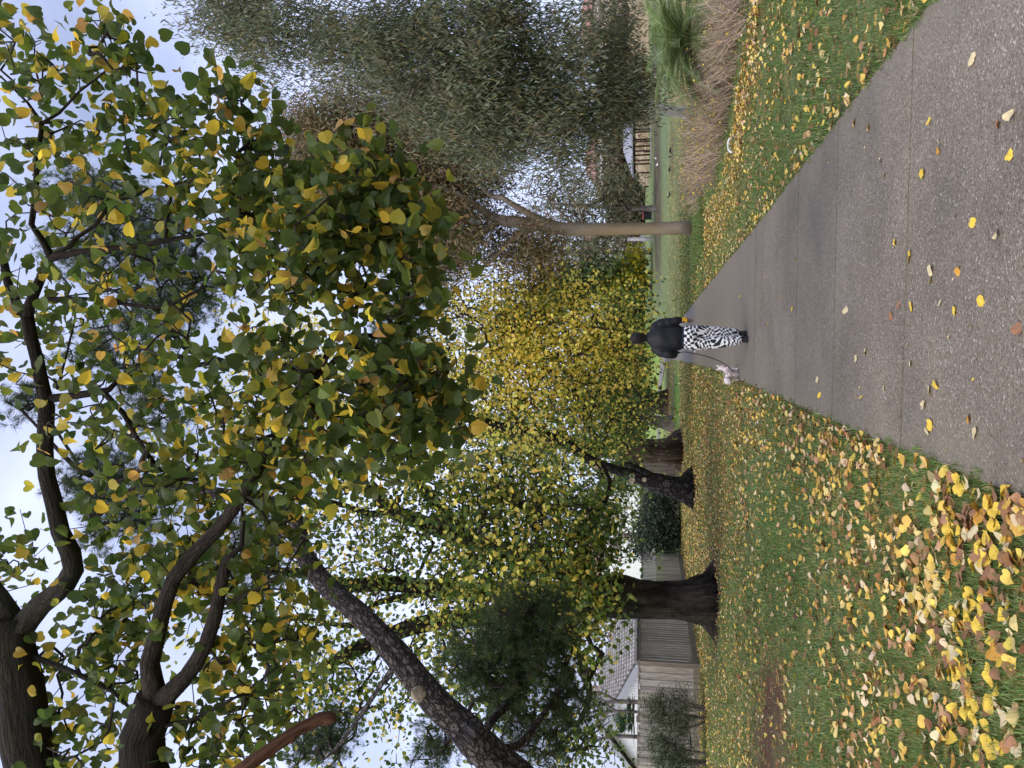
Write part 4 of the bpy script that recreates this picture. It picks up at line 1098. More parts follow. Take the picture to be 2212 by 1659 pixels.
pine('near pine with blocky grey bark and one large pale cut knob', base,
     [[(1067, 1640, 9.0, 72), (1011, 1581, 9.1, 66), (956, 1533, 9.2, 60), (918, 1490, 9.3, 58), (881, 1444, 9.4, 52), (825, 1377, 9.6, 48), (770, 1321, 9.8, 44), (714, 1273, 10, 40), (681, 1236, 10.1, 38), (655, 1190, 10.2, 36), (631, 1110, 10.3, 33), (560, 1080, 10.4, 28), (430, 1060, 10.5, 22), (300, 1040, 10.6, 16), (180, 1020, 10.6, 10), (60, 900, 10.6, 5)],
      [(1040, 1600, 9.1, 30), (1020, 1640, 9.6, 24), (1060, 1560, 10.2, 20), (1120, 1490, 10.8, 16), (1110, 1400, 11.2, 10), (1150, 1330, 11.4, 6)],
      [(1090, 1620, 9.4, 22), (1130, 1600, 10, 16), (1190, 1520, 10.6, 10), (1240, 1450, 11, 6)],
      [(640, 1140, 10.3, 16), (560, 1180, 10.6, 10), (480, 1230, 10.8, 7)], [(300, 1040, 10.6, 10), (250, 1150, 10.8, 7)], [(180, 1020, 10.6, 8), (90, 880, 10.8, 5)], [(860, 1425, 9.5, 12), (740, 1600, 10.4, 8), (700, 1640, 10.5, 5)]],
     [(1020, 1420, 60, 50, 11, 0.7, 60), (1100, 1370, 70, 60, 11, 0.7, 80), (1180, 1420, 70, 70, 11, 0.7, 90), (1080, 1470, 80, 50, 11, 0.7, 70), (1230, 1520, 50, 60, 11, 0.6, 50), (1200, 1330, 50, 50, 11, 0.6, 34), (1150, 1290, 60, 30, 11.3, 0.5, 26), (940, 1610, 40, 50, 10.8, 0.5, 36), (1120, 1560, 60, 50, 11, 0.6, 44), (1180, 1610, 50, 40, 11, 0.6, 34),
      (720, 1590, 50, 60, 11, 0.5, 44), (640, 1620, 40, 40, 11, 0.5, 16), (56, 868, 26, 30, 10.8, 0.4, 22), (200, 1050, 60, 60, 10.8, 0.7, 56), (260, 1130, 60, 60, 10.8, 0.7, 56), (230, 1000, 50, 40, 10.8, 0.6, 34), (330, 1080, 50, 60, 10.8, 0.6, 34), (560, 1150, 60, 60, 10.8, 0.6, 40), (470, 1220, 50, 50, 10.8, 0.6, 24), (560, 1250, 50, 60, 10.6, 0.6, 26)],
     200, M_bark_pine, 0.13, 0.36, NEED, ntuft=5, spread=0.12, step=0.12, lead=[(-6.9, 9.3, -0.15, 0.36), (-6.6, 9.3, 0.8, 0.27)], cuts=[(905, 1499, 9.15, 30)])
base = G(1498, 1060)
pine('leaning dark pine with deeply cracked bark between thick flared trunk and dark shrub', base,
     [[(1480, 1058, 25.2, 50), (1450, 1052, 25.2, 42), (1420, 1043, 25.2, 38), (1381, 1030, 25.2, 27), (1341, 1018, 25.2, 19), (1301, 1005, 25.2, 19), (1262, 987, 25.2, 18), (1209, 950, 25.2, 19), (1100, 925, 25.2, 17), (950, 890, 25, 16), (850, 870, 25, 15), (700, 830, 25, 14), (560, 800, 25, 14), (460, 775, 25, 14), (400, 750, 25, 13), (360, 700, 25, 10), (300, 620, 25, 7), (240, 540, 25, 4)],
      [(1420, 1040, 25.2, 22), (1391, 1018, 25, 14), (1350, 1000, 24.8, 9)],
      [(470, 778, 25, 12), (420, 790, 25, 11), (390, 770, 25, 12), (330, 780, 25, 8), (240, 800, 25, 5)], [(380, 740, 25, 9), (400, 650, 25, 7), (430, 600, 25, 4)], [(330, 660, 25, 7), (200, 600, 25, 4), (150, 480, 25, 3)],
      [(900, 880, 25, 10), (870, 780, 24.5, 8), (840, 700, 24.5, 8), (880, 660, 24.5, 6), (920, 640, 24.5, 3)], [(1000, 900, 25, 8), (960, 980, 25, 5)], [(300, 620, 25, 5), (140, 640, 25, 3)]],
     [(180, 420, 60, 50, 25, 1.5, 46), (260, 450, 70, 70, 25, 1.6, 70), (360, 520, 70, 80, 25, 1.6, 90), (250, 560, 70, 60, 25, 1.6, 60), (400, 620, 60, 60, 25, 1.4, 56), (340, 680, 60, 60, 25, 1.4, 50), (260, 740, 60, 60, 25, 1.4, 40), (430, 640, 40, 60, 25, 1, 24), (150, 560, 50, 60, 25, 1.2, 24), (300, 820, 70, 50, 25, 1.3, 40), (340, 900, 70, 60, 25, 1.3, 34),
      (860, 700, 50, 50, 24.5, 1.2, 50), (830, 780, 50, 50, 24.5, 1.2, 36), (900, 640, 30, 20, 24.5, 0.8, 14), (190, 760, 50, 50, 25, 1.2, 24)],
     230, M_bark_dark, 0.26, 0.48, NEED, ntuft=6, spread=0.32, step=0.3, flare=(4, 0.8, 0.35), cuts=[(1366, 1037, 24.9, 12), (1366, 1028, 24.9, 11), (1288, 1010, 25.0, 8), (1392, 1036, 24.9, 9)])

# two more trunks further back whose crowns close the gap under the yellow tree
def back_tree(name, label, Vb, yb, bark, w0, top, cols, wts, blobs, seed, lsize, cat='tree', group=None, leaf=LEAF4, nleaf=10, spread=0.5, hang=None, lmat=None, extra=(), r_tip=0.012, flare=(4, 0.9, 0.5), rmax=0.09, tmat=None, sides=12, mid=None):
    g = np.random.default_rng(seed)
    base = G(Vb, yb)
    _, _, D = toPix(base); D = float(D[0])
    t = thing(name, label, cat, base, group)
    tb = MB(); paths = []
    r0 = 0.5 * w0 * D / F_PX
    spec = mid or [(Vb - (Vb - top[0]) * f, yb + (top[1] - yb) * f, D, w0 * (1 - 0.75 * f)) for f in (0.12, 0.3, 0.5, 0.75, 1.0)]
    spec = [(a[0], a[1], (a[2] if a[2] else D), a[3]) for a in spec]
    paths.append(limb(tb, spec, world_pts=[(base[0], base[1], base[2] - 0.2, r0 * 1.1), (base[0], base[1], base[2] + 0.1, r0)], seed=seed, sides=sides, flare=flare, step=0.4))
    for e in extra: paths.append(limb(tb, [(a[0], a[1], (a[2] if a[2] else D), a[3]) for a in e], seed=seed + 3, sides=8, step=0.4))
    tb.build('trunk', bark, t, smooth=True, origin=base)
    bl = [(V, y, rV, ry, (D_ if D_ else D), rD, n) for (V, y, rV, ry, D_, rD, n) in blobs]
    T = blob_points(bl, g)
    crown('crown', t, base, nodes_of(paths, 2)[2:], T, g, leaf, nleaf, spread, lsize, cols, wts, lmat or M_leaf, tmat or M_twig, r_tip=r_tip, rmax=rmax, bias=0.4, hang=hang, step=2.0, wig=0.14)
    return t
DK = [(0.035, 0.060, 0.022), (0.055, 0.085, 0.028), (0.10, 0.12, 0.03), (0.30, 0.26, 0.03)]
back_tree('elm_tree', 'grey furrowed trunk, slightly leaning, just right of the thick flared one', 1455, 915, M_bark_grey, 25, (1230, 880), DK, [4, 4, 2, 1],
          [(1340, 915, 45, 40, None, 3, 80), (1280, 880, 60, 60, None, 3, 90), (1370, 860, 25, 40, None, 3, 40), (1365, 960, 20, 30, None, 3, 24)], 301, 0.26,
          mid=[(1445, 913, 0, 27), (1430, 912, 0, 24), (1400, 906, 0, 24), (1375, 902, 0, 24), (1330, 897, 0, 18), (1230, 880, 0, 8)])
back_tree('elm_tree', 'broad dark brown trunk standing furthest back in the row beside the path', 1443, 868, M_bark_brown, 40, (1200, 850), DK, [4, 4, 1, 1],
          [(1340, 850, 40, 60, None, 4, 90), (1370, 800, 20, 40, None, 3, 40), (1290, 830, 50, 70, None, 4, 70)], 302, 0.34,
          mid=[(1430, 869, 0, 43), (1400, 870, 0, 42), (1375, 870, 0, 41), (1320, 865, 0, 26), (1200, 850, 0, 10)])

# ------------------------------------------------------------------ gums
g = np.random.default_rng(104)
b4 = G(1500, 492)
t4 = thing('gum_tree', 'tall gum with smooth pale tan trunk rising straight beside the path', 'tree', b4)
tb = MB(); paths = []
D4 = 24.6
paths.append(limb(tb, [(1480, 492, D4, 29), (1440, 493, D4, 27), (1390, 494, D4, 26), (1330, 495, D4, 26), (1260, 496, D4, 27), (1215, 494, D4, 28), (1190, 490, D4, 30), (1150, 484, D4, 26), (1110, 479, D4, 25), (1075, 475, D4, 22), (1040, 452, D4, 15), (1000, 425, D4, 12), (940, 400, D4, 9), (860, 380, D4, 7), (760, 350, D4, 5), (680, 320, D4, 3)], world_pts=[(b4[0], b4[1], -0.1, 0.24), (b4[0], b4[1], 0.1, 0.225)], seed=60, sides=20, rough=0.03, step=0.25, flare=(4, 0.45, 0.18)))
paths.append(limb(tb, [(1205, 488, D4, 15), (1180, 478, D4 - .2, 15), (1150, 466, D4 - .2, 15), (1105, 440, D4 - .3, 13), (1085, 427, D4 - .3, 12), (1063, 425, D4, 10), (1020, 380, D4, 6), (980, 330, D4, 4)], seed=61, sides=10, rough=0.03, step=0.25))
paths.append(limb(tb, [(1175, 488, D4, 11), (1140, 500, D4, 11), (1120, 506, D4, 10), (1090, 533, D4, 9), (1060, 565, D4, 8), (1030, 585, D4, 6), (1003, 603, D4, 4)], seed=62, sides=10, rough=0.03, step=0.25))
paths.append(limb(tb, [(1078, 476, D4, 17), (1045, 500, D4 - .2, 15), (1000, 522, D4 - .4, 13), (960, 540, D4 - .4, 9), (880, 560, D4 - .4, 5), (800, 560, D4, 3)], seed=63, sides=10, rough=0.03, step=0.25))
paths.append(limb(tb, [(1060, 565, D4, 5), (1035, 560, D4, 4.5), (1020, 530, D4, 3.5), (1000, 545, D4, 2)], seed=63, sides=6, rough=0.03, step=0.25))
paths.append(limb(tb, [(1235, 490, D4, 8), (1225, 470, D4, 6), (1190, 440, D4, 5), (1180, 420, D4, 4), (1220, 380, D4, 2.5)], seed=64, sides=6, rough=0.03, step=0.25))
paths.append(limb(tb, [(1260, 490, D4, 7), (1250, 450, D4, 6), (1230, 425, D4, 6), (1245, 400, D4, 5), (1275, 350, D4, 3)], seed=65, sides=6, rough=0.03, step=0.25))
paths.append(limb(tb, [(1000, 425, D4, 8), (900, 440, D4, 6), (800, 460, D4, 4), (700, 440, D4, 3)], seed=66, sides=6, rough=0.03, step=0.25))
tb.build('trunk', M_bark_gum, t4, smooth=True, origin=b4)
BROWNG = [(0.24, 0.18, 0.10), (0.16, 0.145, 0.07), (0.31, 0.22, 0.14), (0.13, 0.135, 0.065)]
E1B = [(700, 300, 60, 60, 26, 2, 80), (780, 280, 60, 50, 26, 2, 70), (680, 400, 60, 60, 26, 2, 80), (790, 380, 90, 70, 26, 2.2, 150), (880, 330, 90, 70, 26, 2.2, 150), (900, 440, 80, 60, 26, 2.2, 110), (960, 380, 80, 60, 26, 2, 100), (840, 240, 50, 40, 27, 2, 50), (760, 450, 70, 60, 26, 2, 80), (660, 480, 50, 50, 26, 2, 40), (1000, 480, 70, 40, 25, 1.6, 44), (960, 540, 60, 50, 25, 1.8, 50), (1040, 350, 60, 50, 26, 2, 70), (900, 560, 50, 50, 25.5, 1.8, 40),
 (1120, 540, 40, 30, 25, 1.2, 26), (1160, 560, 50, 30, 26, 1.2, 24), (870, 500, 60, 50, 26, 2, 70), (720, 340, 70, 70, 26, 2, 110), (820, 440, 60, 60, 26, 2, 80), (640, 330, 30, 40, 26, 1.4, 40)]
E1B = [b_[:6] + (int(b_[6] * 1.7),) for b_ in E1B]
tg = blob_points(E1B, g, clump=9, sd=0.42)
crown('crown', t4, b4, nodes_of(paths, 3)[16:], tg, g, GUM, 46, 0.33, 0.20, BROWNG, [3, 2, 2, 2], M_gumleaf, M_bark_grey, r_tip=0.004, rmax=0.04, hang=0.5, step=1.0, wig=0.14)

g = np.random.default_rng(105)
b5 = G(1490, 245)
t5 = thing('gum_tree', 'spreading white-barked gum with drooping grey-green leaves behind the bare hedge', 'tree', b5)
tb = MB(); paths = []
D5 = 26.0
paths.append(limb(tb, [(1480, 243, 26.5, 21), (1450, 240, D5, 20), (1420, 233, D5, 20), (1395, 226, D5, 20), (1370, 216, D5, 16), (1330, 200, D5, 15), (1280, 170, D5 - 1, 15), (1230, 140, D5 - 2, 15), (1190, 128, D5 - 3, 14), (1130, 110, D5 - 4, 12), (1050, 90, D5 - 5, 11), (900, 100, D5 - 5, 10), (750, 90, D5 - 5, 8), (600, 60, D5 - 5, 5), (480, 30, D5 - 5, 3)], world_pts=[(b5[0], b5[1], -0.1, 0.22), (b5[0], b5[1], 0.1, 0.2)], seed=70, sides=16, rough=0.06, step=0.25, flare=(3, 0.2, 0.3)))
paths.append(limb(tb, [(1245, 148, D5 - 2, 13), (1275, 90, D5 - 4, 13), (1300, 40, D5 - 5, 12), (1290, -10, D5 - 6, 10)], seed=71, sides=8, rough=0.05, step=0.25))
paths.append(limb(tb, [(1330, 200, D5, 11), (1260, 215, D5 - 2, 10), (1180, 230, D5 - 3, 9), (1125, 235, D5 - 4, 10), (1100, 240, D5 - 4, 9), (1000, 230, D5 - 4, 7), (850, 210, D5 - 4, 5), (700, 180, D5 - 4, 3)], seed=72, sides=8, rough=0.05, step=0.25))
paths.append(limb(tb, [(1190, 128, D5 - 3, 9), (1130, 130, D5 - 4, 9), (1085, 115, D5 - 5, 8), (1050, 108, D5 - 5, 5), (1000, 90, D5 - 5, 3)], seed=73, sides=8, rough=0.05, step=0.25))
paths.append(limb(tb, [(1100, 120, D5 - 4.6, 6), (1060, 95, D5 - 5.4, 5), (1040, 60, D5 - 5.6, 3)], seed=74, sides=6, rough=0.05, step=0.25))
paths.append(limb(tb, [(1230, 70, D5 - 5, 5), (1210, 40, D5 - 5.6, 4), (1195, 0, D5 - 6, 3.5), (1200, -40, D5 - 6, 3)], seed=75, sides=6, rough=0.05, step=0.25))
paths.append(limb(tb, [(1125, 235, D5 - 4, 3.5), (1130, 270, D5 - 4.4, 3), (1125, 310, D5 - 4.4, 2.5), (1160, 340, D5 - 4.4, 2)], seed=76, sides=6, rough=0.05, step=0.25))
paths.append(limb(tb, [(960, 105, D5 - 5, 6), (900, 180, D5 - 5, 4.5), (880, 230, D5 - 5, 3)], seed=77, sides=6, rough=0.05, step=0.25))
tb.build('trunk', M_bark_white, t5, smooth=True, origin=b5)
GREYG = [(0.14, 0.16, 0.095), (0.10, 0.125, 0.068), (0.20, 0.215, 0.145), (0.20, 0.165, 0.075)]
E2B = [(480, 30, 60, 50, 20, 1.6, 90), (560, 60, 60, 60, 20, 1.6, 110), (560, 130, 50, 40, 20, 1.2, 60), (640, 80, 70, 60, 20, 1.6, 90), (720, 40, 70, 60, 20.5, 1.6, 90), (720, 120, 60, 50, 20, 1.6, 80), (720, 170, 40, 25, 20, 1, 30), (820, 60, 60, 60, 20.5, 1.8, 110), (830, 150, 60, 50, 20.5, 1.6, 110), (920, 60, 70, 70, 21, 2, 150), (940, 160, 70, 60, 21, 2, 160), (930, 240, 60, 50, 21, 1.6, 110), (1020, 60, 70, 60, 21, 2, 140), (1040, 170, 70, 60, 21, 2, 160), (1030, 260, 70, 50, 21, 1.8, 130),
 (1120, 50, 60, 50, 21.5, 2, 90), (1140, 180, 60, 60, 22, 2, 130), (1130, 280, 60, 50, 21.5, 1.8, 120), (1220, 170, 60, 50, 22, 2, 100), (1220, 260, 60, 60, 22, 2, 120), (1290, 200, 40, 50, 22.5, 1.6, 80), (1310, 280, 35, 40, 22.5, 1.4, 60), (1220, 80, 50, 40, 21, 1.6, 40), (1330, 100, 30, 50, 22, 1.6, 60), (1320, 30, 30, 30, 22, 1.6, 24), (1230, 340, 60, 40, 22, 1.6, 80), (1060, 330, 50, 30, 22, 1.4, 40), (1340, 215, 22, 30, 22.5, 1, 50), (1372, 212, 18, 12, 22.5, 0.6, 26), (1345, 130, 20, 40, 22.5, 1.2, 40), (1315, 300, 20, 30, 22.5, 1.2, 40)]
tg = blob_points(E2B, g, clump=9, sd=0.36)
crown('crown', t5, b5, nodes_of(paths, 3)[16:], tg, g, GUM, 32, 0.26, 0.18, GREYG, [3, 2, 2, 1.2], M_gumleaf, M_twig_grey, r_tip=0.0035, rmax=0.035, hang=1.3, step=1.0, wig=0.14)

# ------------------------------------------------------------------ far trees
FG = [(0.13, 0.14, 0.08), (0.09, 0.11, 0.06), (0.17, 0.16, 0.10), (0.18, 0.14, 0.085)]
back_tree('gum_tree', 'grey-trunked gum with gnarled roots standing beside the two bins', 1415, 450, M_bark_grey, 12, (1180, 440), FG, [3, 3, 2, 2],
          [(1330, 420, 50, 50, None, 4, 90), (1260, 440, 60, 60, None, 4, 80), (1190, 420, 60, 60, None, 4, 70), (1310, 520, 24, 40, None, 4, 40), (1250, 530, 50, 40, None, 4, 50)], 310, 0.6, leaf=GUM, nleaf=16, spread=0.8, hang=0.6, lmat=M_gumleaf,
          mid=[(1400, 450, 0, 11), (1370, 451, 0, 11), (1330, 448, 0, 10), (1280, 445, 0, 9), (1180, 440, 0, 5)], r_tip=0.02)
back_tree('gum_tree', 'pinkish-grey gum trunk standing against the open picnic shelter', 1408, 258, M_bark_grey, 13, (1280, 245), FG, [3, 3, 2, 2],
          [(1305, 255, 28, 50, None, 4, 50), (1270, 240, 40, 60, None, 4, 60)], 311, 0.6, leaf=GUM, nleaf=14, spread=0.8, hang=0.6, lmat=M_gumleaf, mid=[(1395, 257, 0, 12), (1370, 255, 0, 11), (1340, 254, 0, 10), (1280, 245, 0, 5)], r_tip=0.02)
back_tree('young_tree', 'small yellow-green tree standing alone on the far lawn left of the smooth gum', 1409, 590, M_twig, 5, (1330, 590), [(0.42, 0.36, 0.03), (0.25, 0.27, 0.03), (0.11, 0.14, 0.03)], [3, 3, 2],
          [(1370, 560, 25, 25, None, 2, 60), (1350, 600, 40, 40, None, 2.5, 110), (1320, 620, 30, 25, None, 2, 50), (1380, 620, 18, 30, None, 2, 50)], 312, 0.36, nleaf=9, spread=0.55)
back_tree('evergreen_tree', 'mid-green conifer showing in the gap between the yellow crown and the smooth gum', 1408, 620, M_bark_grey, 8, (1200, 610), [(0.06, 0.095, 0.04), (0.085, 0.12, 0.05)], [3, 2],
          [(1240, 610, 50, 35, None, 4, 60), (1300, 600, 40, 45, None, 4, 80), (1200, 640, 50, 40, None, 4, 50), (1350, 620, 30, 40, None, 4, 50)], 313, 0.7, nleaf=14, spread=1.0)
back_tree('gum_tree', 'dull reddish-brown gum crown far behind the smooth gum on its left side', 1407, 545, M_bark_grey, 8, (1160, 540), [(0.13, 0.09, 0.06), (0.10, 0.085, 0.05), (0.16, 0.11, 0.08)], [3, 2, 2],
          [(1180, 540, 50, 40, None, 4, 70), (1240, 570, 50, 40, None, 4, 60), (1120, 555, 30, 30, None, 3, 20), (1300, 540, 40, 30, None, 3, 40)], 314, 0.6, leaf=GUM, nleaf=16, spread=0.9, hang=0.4, lmat=M_gumleaf)
k = 0
FAR = [(1393, -40, 60, 0), (1393, 60, 60, 1), (1393, 160, 70, 0), (1393, 250, 60, 1), (1393, 330, 75, 1), (1393, 400, 70, 0), (1393, 480, 60, 1), (1393, 560, 50, 1), (1392, 660, 60, 2), (1393, 730, 50, 2), (1391, 800, 46, 0), (1391, 860, 50, 2), (1392, 930, 46, 0), (1394, 1000, 50, 2), (1396, 1080, 60, 0), (1398, 1180, 60, 2)]
FLAB = ['grey-green tree in the far line of trees beyond the lawn', 'brownish-olive tree in the far line of trees beyond the lawn', 'deep green tree in the far line of trees beyond the lawn']
for (V, y, h, c) in FAR:
    cols = [FG, [(0.10, 0.085, 0.055), (0.075, 0.07, 0.045), (0.13, 0.10, 0.07)], [(0.05, 0.085, 0.035), (0.08, 0.115, 0.04), (0.035, 0.06, 0.028)]][c]
    back_tree('background_tree', FLAB[c], V, y, M_bark_grey, 6, (V - h, y + 5), cols, [1] * len(cols),
              [(V - h * 0.55, y, h * 0.42, 48, None, 4, 60), (V - h * 0.85, y + 12, h * 0.3, 36, None, 3, 30), (V - h * 0.2, y - 8, h * 0.2, 46, None, 3, 30)], 400 + k, 0.75, nleaf=18, spread=1.2, group=FLAB[c].replace('tree in', 'trees in'), r_tip=0.03, sides=6, flare=None)
    k += 1
# far left behind the fence and the shrubs: leafless pinkish-grey trees
for k, (V, y, h, lab) in enumerate([(1470, 1150, 200, 'bare grey-brown tree rising behind the dark shrub left of the leaning pine'), (1472, 1500, 190, 'bare purplish-brown tree rising behind the tiled roof'), (1472, 1330, 180, 'bare grey-brown tree behind the stout trunk and the roof ridge')]):
    g = np.random.default_rng(500 + k)
    D = 50.0; base = P(V, y, D); base[2] = float(terrain(base[0], base[1]))
    t = thing('bare_tree', lab, 'tree', base)
    tb = MB(); pth = []
    pth.append(limb(tb, [(1400, y, D, 9), (1350, y + 5, D, 7), (1300, y - 5, D, 4)], world_pts=[(*base, 0.2)], seed=k, sides=8, step=0.5))
    tb.build('trunk', M_bark_grey, t, smooth=True, origin=base)
    T = blob_points([(1320, y, 55, 75, D, 3, 420), (1270, y + 10, 40, 60, D, 3, 160)], g)
    nb = nodes_of(pth, 1)
    nodes, par, tips = grow(nb, [-1] * len(nb), T, g, 0.05, 2.0, 0.2)
    mb = MB(); pipes(mb, nodes, par, len(nb), 0.012, 0.4, 0.08, 4)
    mb.build('crown', M_twig_grey, t, origin=base)

# ------------------------------------------------------------------ bare hedge (separate shrubs) on the right
def twig_shrub(label, cx, cy, rx, ry, h, n, seed, leaves=60, tall=0):
    g = np.random.default_rng(seed)
    base = np.array((cx, cy, float(terrain(cx, cy))))
    t = thing('bare_shrub', label, 'shrub', base, 'leafless shrubs along the edge of the lawn')
    mb = MB()
    V_ = []; F_ = []; tips = []
    for i in range(n + tall):
        a = g.uniform(0, 2 * np.pi); r = math.sqrt(g.random())
        b0 = base + np.array((math.cos(a) * r * rx * 0.7, math.sin(a) * r * ry * 0.8, -0.03))
        hh = h * g.uniform(0.45, 1.1) * (1.0 if i < n else 1.6)
        lean = g.normal(size=2) * 0.35 + np.array((math.cos(a), math.sin(a))) * 0.25 * r
        pts = [b0]
        for s in range(1, 5):
            f = s / 4
            pts.append(b0 + np.array((lean[0] * hh * f + g.normal() * 0.02, lean[1] * hh * f + g.normal() * 0.02, hh * f * (1 - 0.12 * f))))
        ctw = np.array((0.42, 0.33, 0.25)) * g.uniform(0.3, 1.4) * np.array((1, g.uniform(.9, 1.05), g.uniform(.85, 1.1)))
        r0 = g.uniform(0.0035, 0.0075) * (1 if i < n else 1.6)
        tube(mb, pts, [r0, r0 * .8, r0 * .65, r0 * .5, r0 * .3], 3, cap=False, mi=0, color=ctw)
        for bq in range(3):
            s = g.integers(1, 4); p0 = pts[s]; d = g.normal(size=3) * 0.6 + np.array((0, 0, 0.7)); d /= np.linalg.norm(d)
            L = hh * g.uniform(0.15, 0.4)
            tube(mb, [p0, p0 + d * L * .5 + g.normal(size=3) * 0.01, p0 + d * L], [r0 * .5, r0 * .4, r0 * .25], 3, cap=False, mi=0, color=ctw)
            tips.append(p0 + d * L)
    mb.build('stems', M_twig_col, t, origin=base)
    if leaves:
        tips = np.array(tips); k_ = g.choice(len(tips), min(leaves, len(tips)), replace=False)
        lb = MB()
        n_ = len(k_)
        scatter(lb, LEAF4[0], LEAF4[1], tips[k_] * (1, 1, 1) - np.array((0, 0, 0.05)), rand_rot(n_, (0, 0, 1), 0.3, g), g.uniform(0.035, 0.06, n_), palette(n_, [(0.62, 0.46, 0.06), (0.45, 0.28, 0.1)], [3, 1], 0.15, g))
        lb.build('leaves', M_litter, t, origin=base)
    return t
HS = []
labs = ['bare twiggy shrub at the frame edge in front of the feathery palm', 'bare twiggy shrub with tall grey stems crossing the palm fronds', 'bare twiggy shrub below the drooping ends of the palm fronds', 'bare twiggy shrub in front of the white gum trunk', 'bare brown shrub dotted yellow, between the white gum and the smooth gum',
        'bare brown shrub beside the white edging pipe', 'low bare shrub close to the foot of the smooth gum', 'last low bare shrub at the foot of the smooth gum, nearest the path']
hp = [(-60, 1636), (30, 1629), (110, 1614), (190, 1600), (262, 1589), (330, 1577), (395, 1560), (450, 1532)]
for i, (y, V) in enumerate(hp):
    p = G(V - 10, y)
    s = 1.0 + 0.3 * i / 7
    hgt = [0.75, 0.75, 0.72, 0.8, 0.9, 0.95, 0.9, 0.75][i]
    twig_shrub(labs[i], p[0] + 0.45 + 0.05 * i, p[1] + 0.55, 0.75 * s, 0.9 * s, hgt, [110, 110, 130, 190, 210, 210, 170, 170][i], 600 + i, leaves=[20, 30, 40, 60, 170, 230, 220, 150][i], tall=[6, 8, 5, 3, 2, 3, 1, 0][i])

# ------------------------------------------------------------------ feathery palm
g = np.random.default_rng(700)
D7 = 14.2
c7 = P(1482, 82, D7)
b7 = np.array((c7[0], c7[1], 0.0))
t7 = thing('palm', 'low feathery green palm with arching fronds growing behind the bare shrubs', 'palm', b7)
tb = MB()
tube(tb, [b7 + (0, 0, -.05), b7 + (0, 0, 0.25), b7 + (0, 0, 0.5), b7 + (0, 0, 0.62)], [0.2, 0.22, 0.2, 0.1], 14, rough=0.15)
tb.build('trunk', M_bark_brown, t7, smooth=True, origin=b7)
M_frond = leaf_mat('palm_frond', 0.22, 0.4, 0.5, 1.3)
crownp = b7 + (0, 0, 0.72)
for i in range(54):
    az = i * 2.399 + g.normal() * 0.1
    el = g.uniform(-0.15, 1.1)
    L = g.uniform(1.35, 1.7) + 0.35 * max(0, 0.6 - el)
    n_ = 26
    pts = []
    p = crownp.copy(); e = el
    for s in range(n_ + 1):
        pts.append(p.copy())
        p = p + np.array((math.cos(az) * math.cos(e), math.sin(az) * math.cos(e), math.sin(e))) * L / n_
        e -= (0.018 + 0.050 * s / n_) * (0.9 + 0.4 * math.cos(el))
    pts = np.array(pts)
    fb = MB()
    cst = np.array((0.135, 0.20, 0.065)) * g.uniform(0.6, 1.35)
    tube(fb, pts[::3], np.linspace(0.014, 0.004, len(pts[::3])), 4, color=(0.30, 0.34, 0.15), cap=False)
    t_, N_, B_ = frames(pts)
    sidev = np.cross(t_, np.array((0, 0, 1.0))); sidev /= np.linalg.norm(sidev, axis=1)[:, None] + 1e-9
    upv = np.cross(sidev, t_)
    for s in np.arange(3, n_ + 0.01, 0.55):
        a0 = int(s); fr = s - a0; a1 = min(a0 + 1, n_)
        p0 = pts[a0] * (1 - fr) + pts[a1] * fr
        ll = 0.26 * math.sin(min(1, (s / n_) * 1.15 + 0.12) * math.pi * 0.93) + 0.05
        for sd in (-1, 1):
            d = sidev[a0] * sd * 0.85 + t_[a0] * 0.55 + upv[a0] * 0.25; d /= np.linalg.norm(d)
            w = t_[a0] * 0.014
            m_ = p0 + d * ll * 0.55; tp = p0 + d * ll + np.array((0, 0, -0.06 * ll / 0.25)) + g.normal(size=3) * 0.008
            c = cst * g.uniform(0.55, 1.5)
            fb.add([p0 - w * .5, p0 + w * .5, m_ + w * .6, m_ - w * .6, tp], [[[0, 1, 2, 3]], [[3, 2, 4]]], c)
    fb.build('frond', M_frond, t7, origin=b7)

# ------------------------------------------------------------------ fence, house, shrubs on the left
m, nt, b = mat('weathered_paling')
a = nd(nt, 'ShaderNodeAttribute', attribute_name='Col'); co = nd(nt, 'ShaderNodeTexCoord')
mp = nd(nt, 'ShaderNodeMapping'); mp.inputs['Scale'].default_value = (30, 30, 2.5); nt.links.new(co.outputs['Object'], mp.inputs[0])
no = nd(nt, 'ShaderNodeTexNoise', Scale=1.0, Detail=5.0); nt.links.new(mp.outputs[0], no.inputs['Vector'])
mr = nd(nt, 'ShaderNodeMapRange'); mr.inputs[1].default_value = 0.3; mr.inputs[2].default_value = 0.7; mr.inputs[3].default_value = 0.6; mr.inputs[4].default_value = 1.3
nt.links.new(no.outputs['Fac'], mr.inputs[0])
mx = nd(nt, 'ShaderNodeMixRGB', blend_type='MULTIPLY'); mx.inputs[0].default_value = 1
nt.links.new(a.outputs['Color'], mx.inputs[1]); nt.links.new(mr.outputs[0], mx.inputs[2]); nt.links.new(mx.outputs[0], b.inputs['Base Color'])
b.inputs['Roughness'].default_value = 0.9
M_paling = m
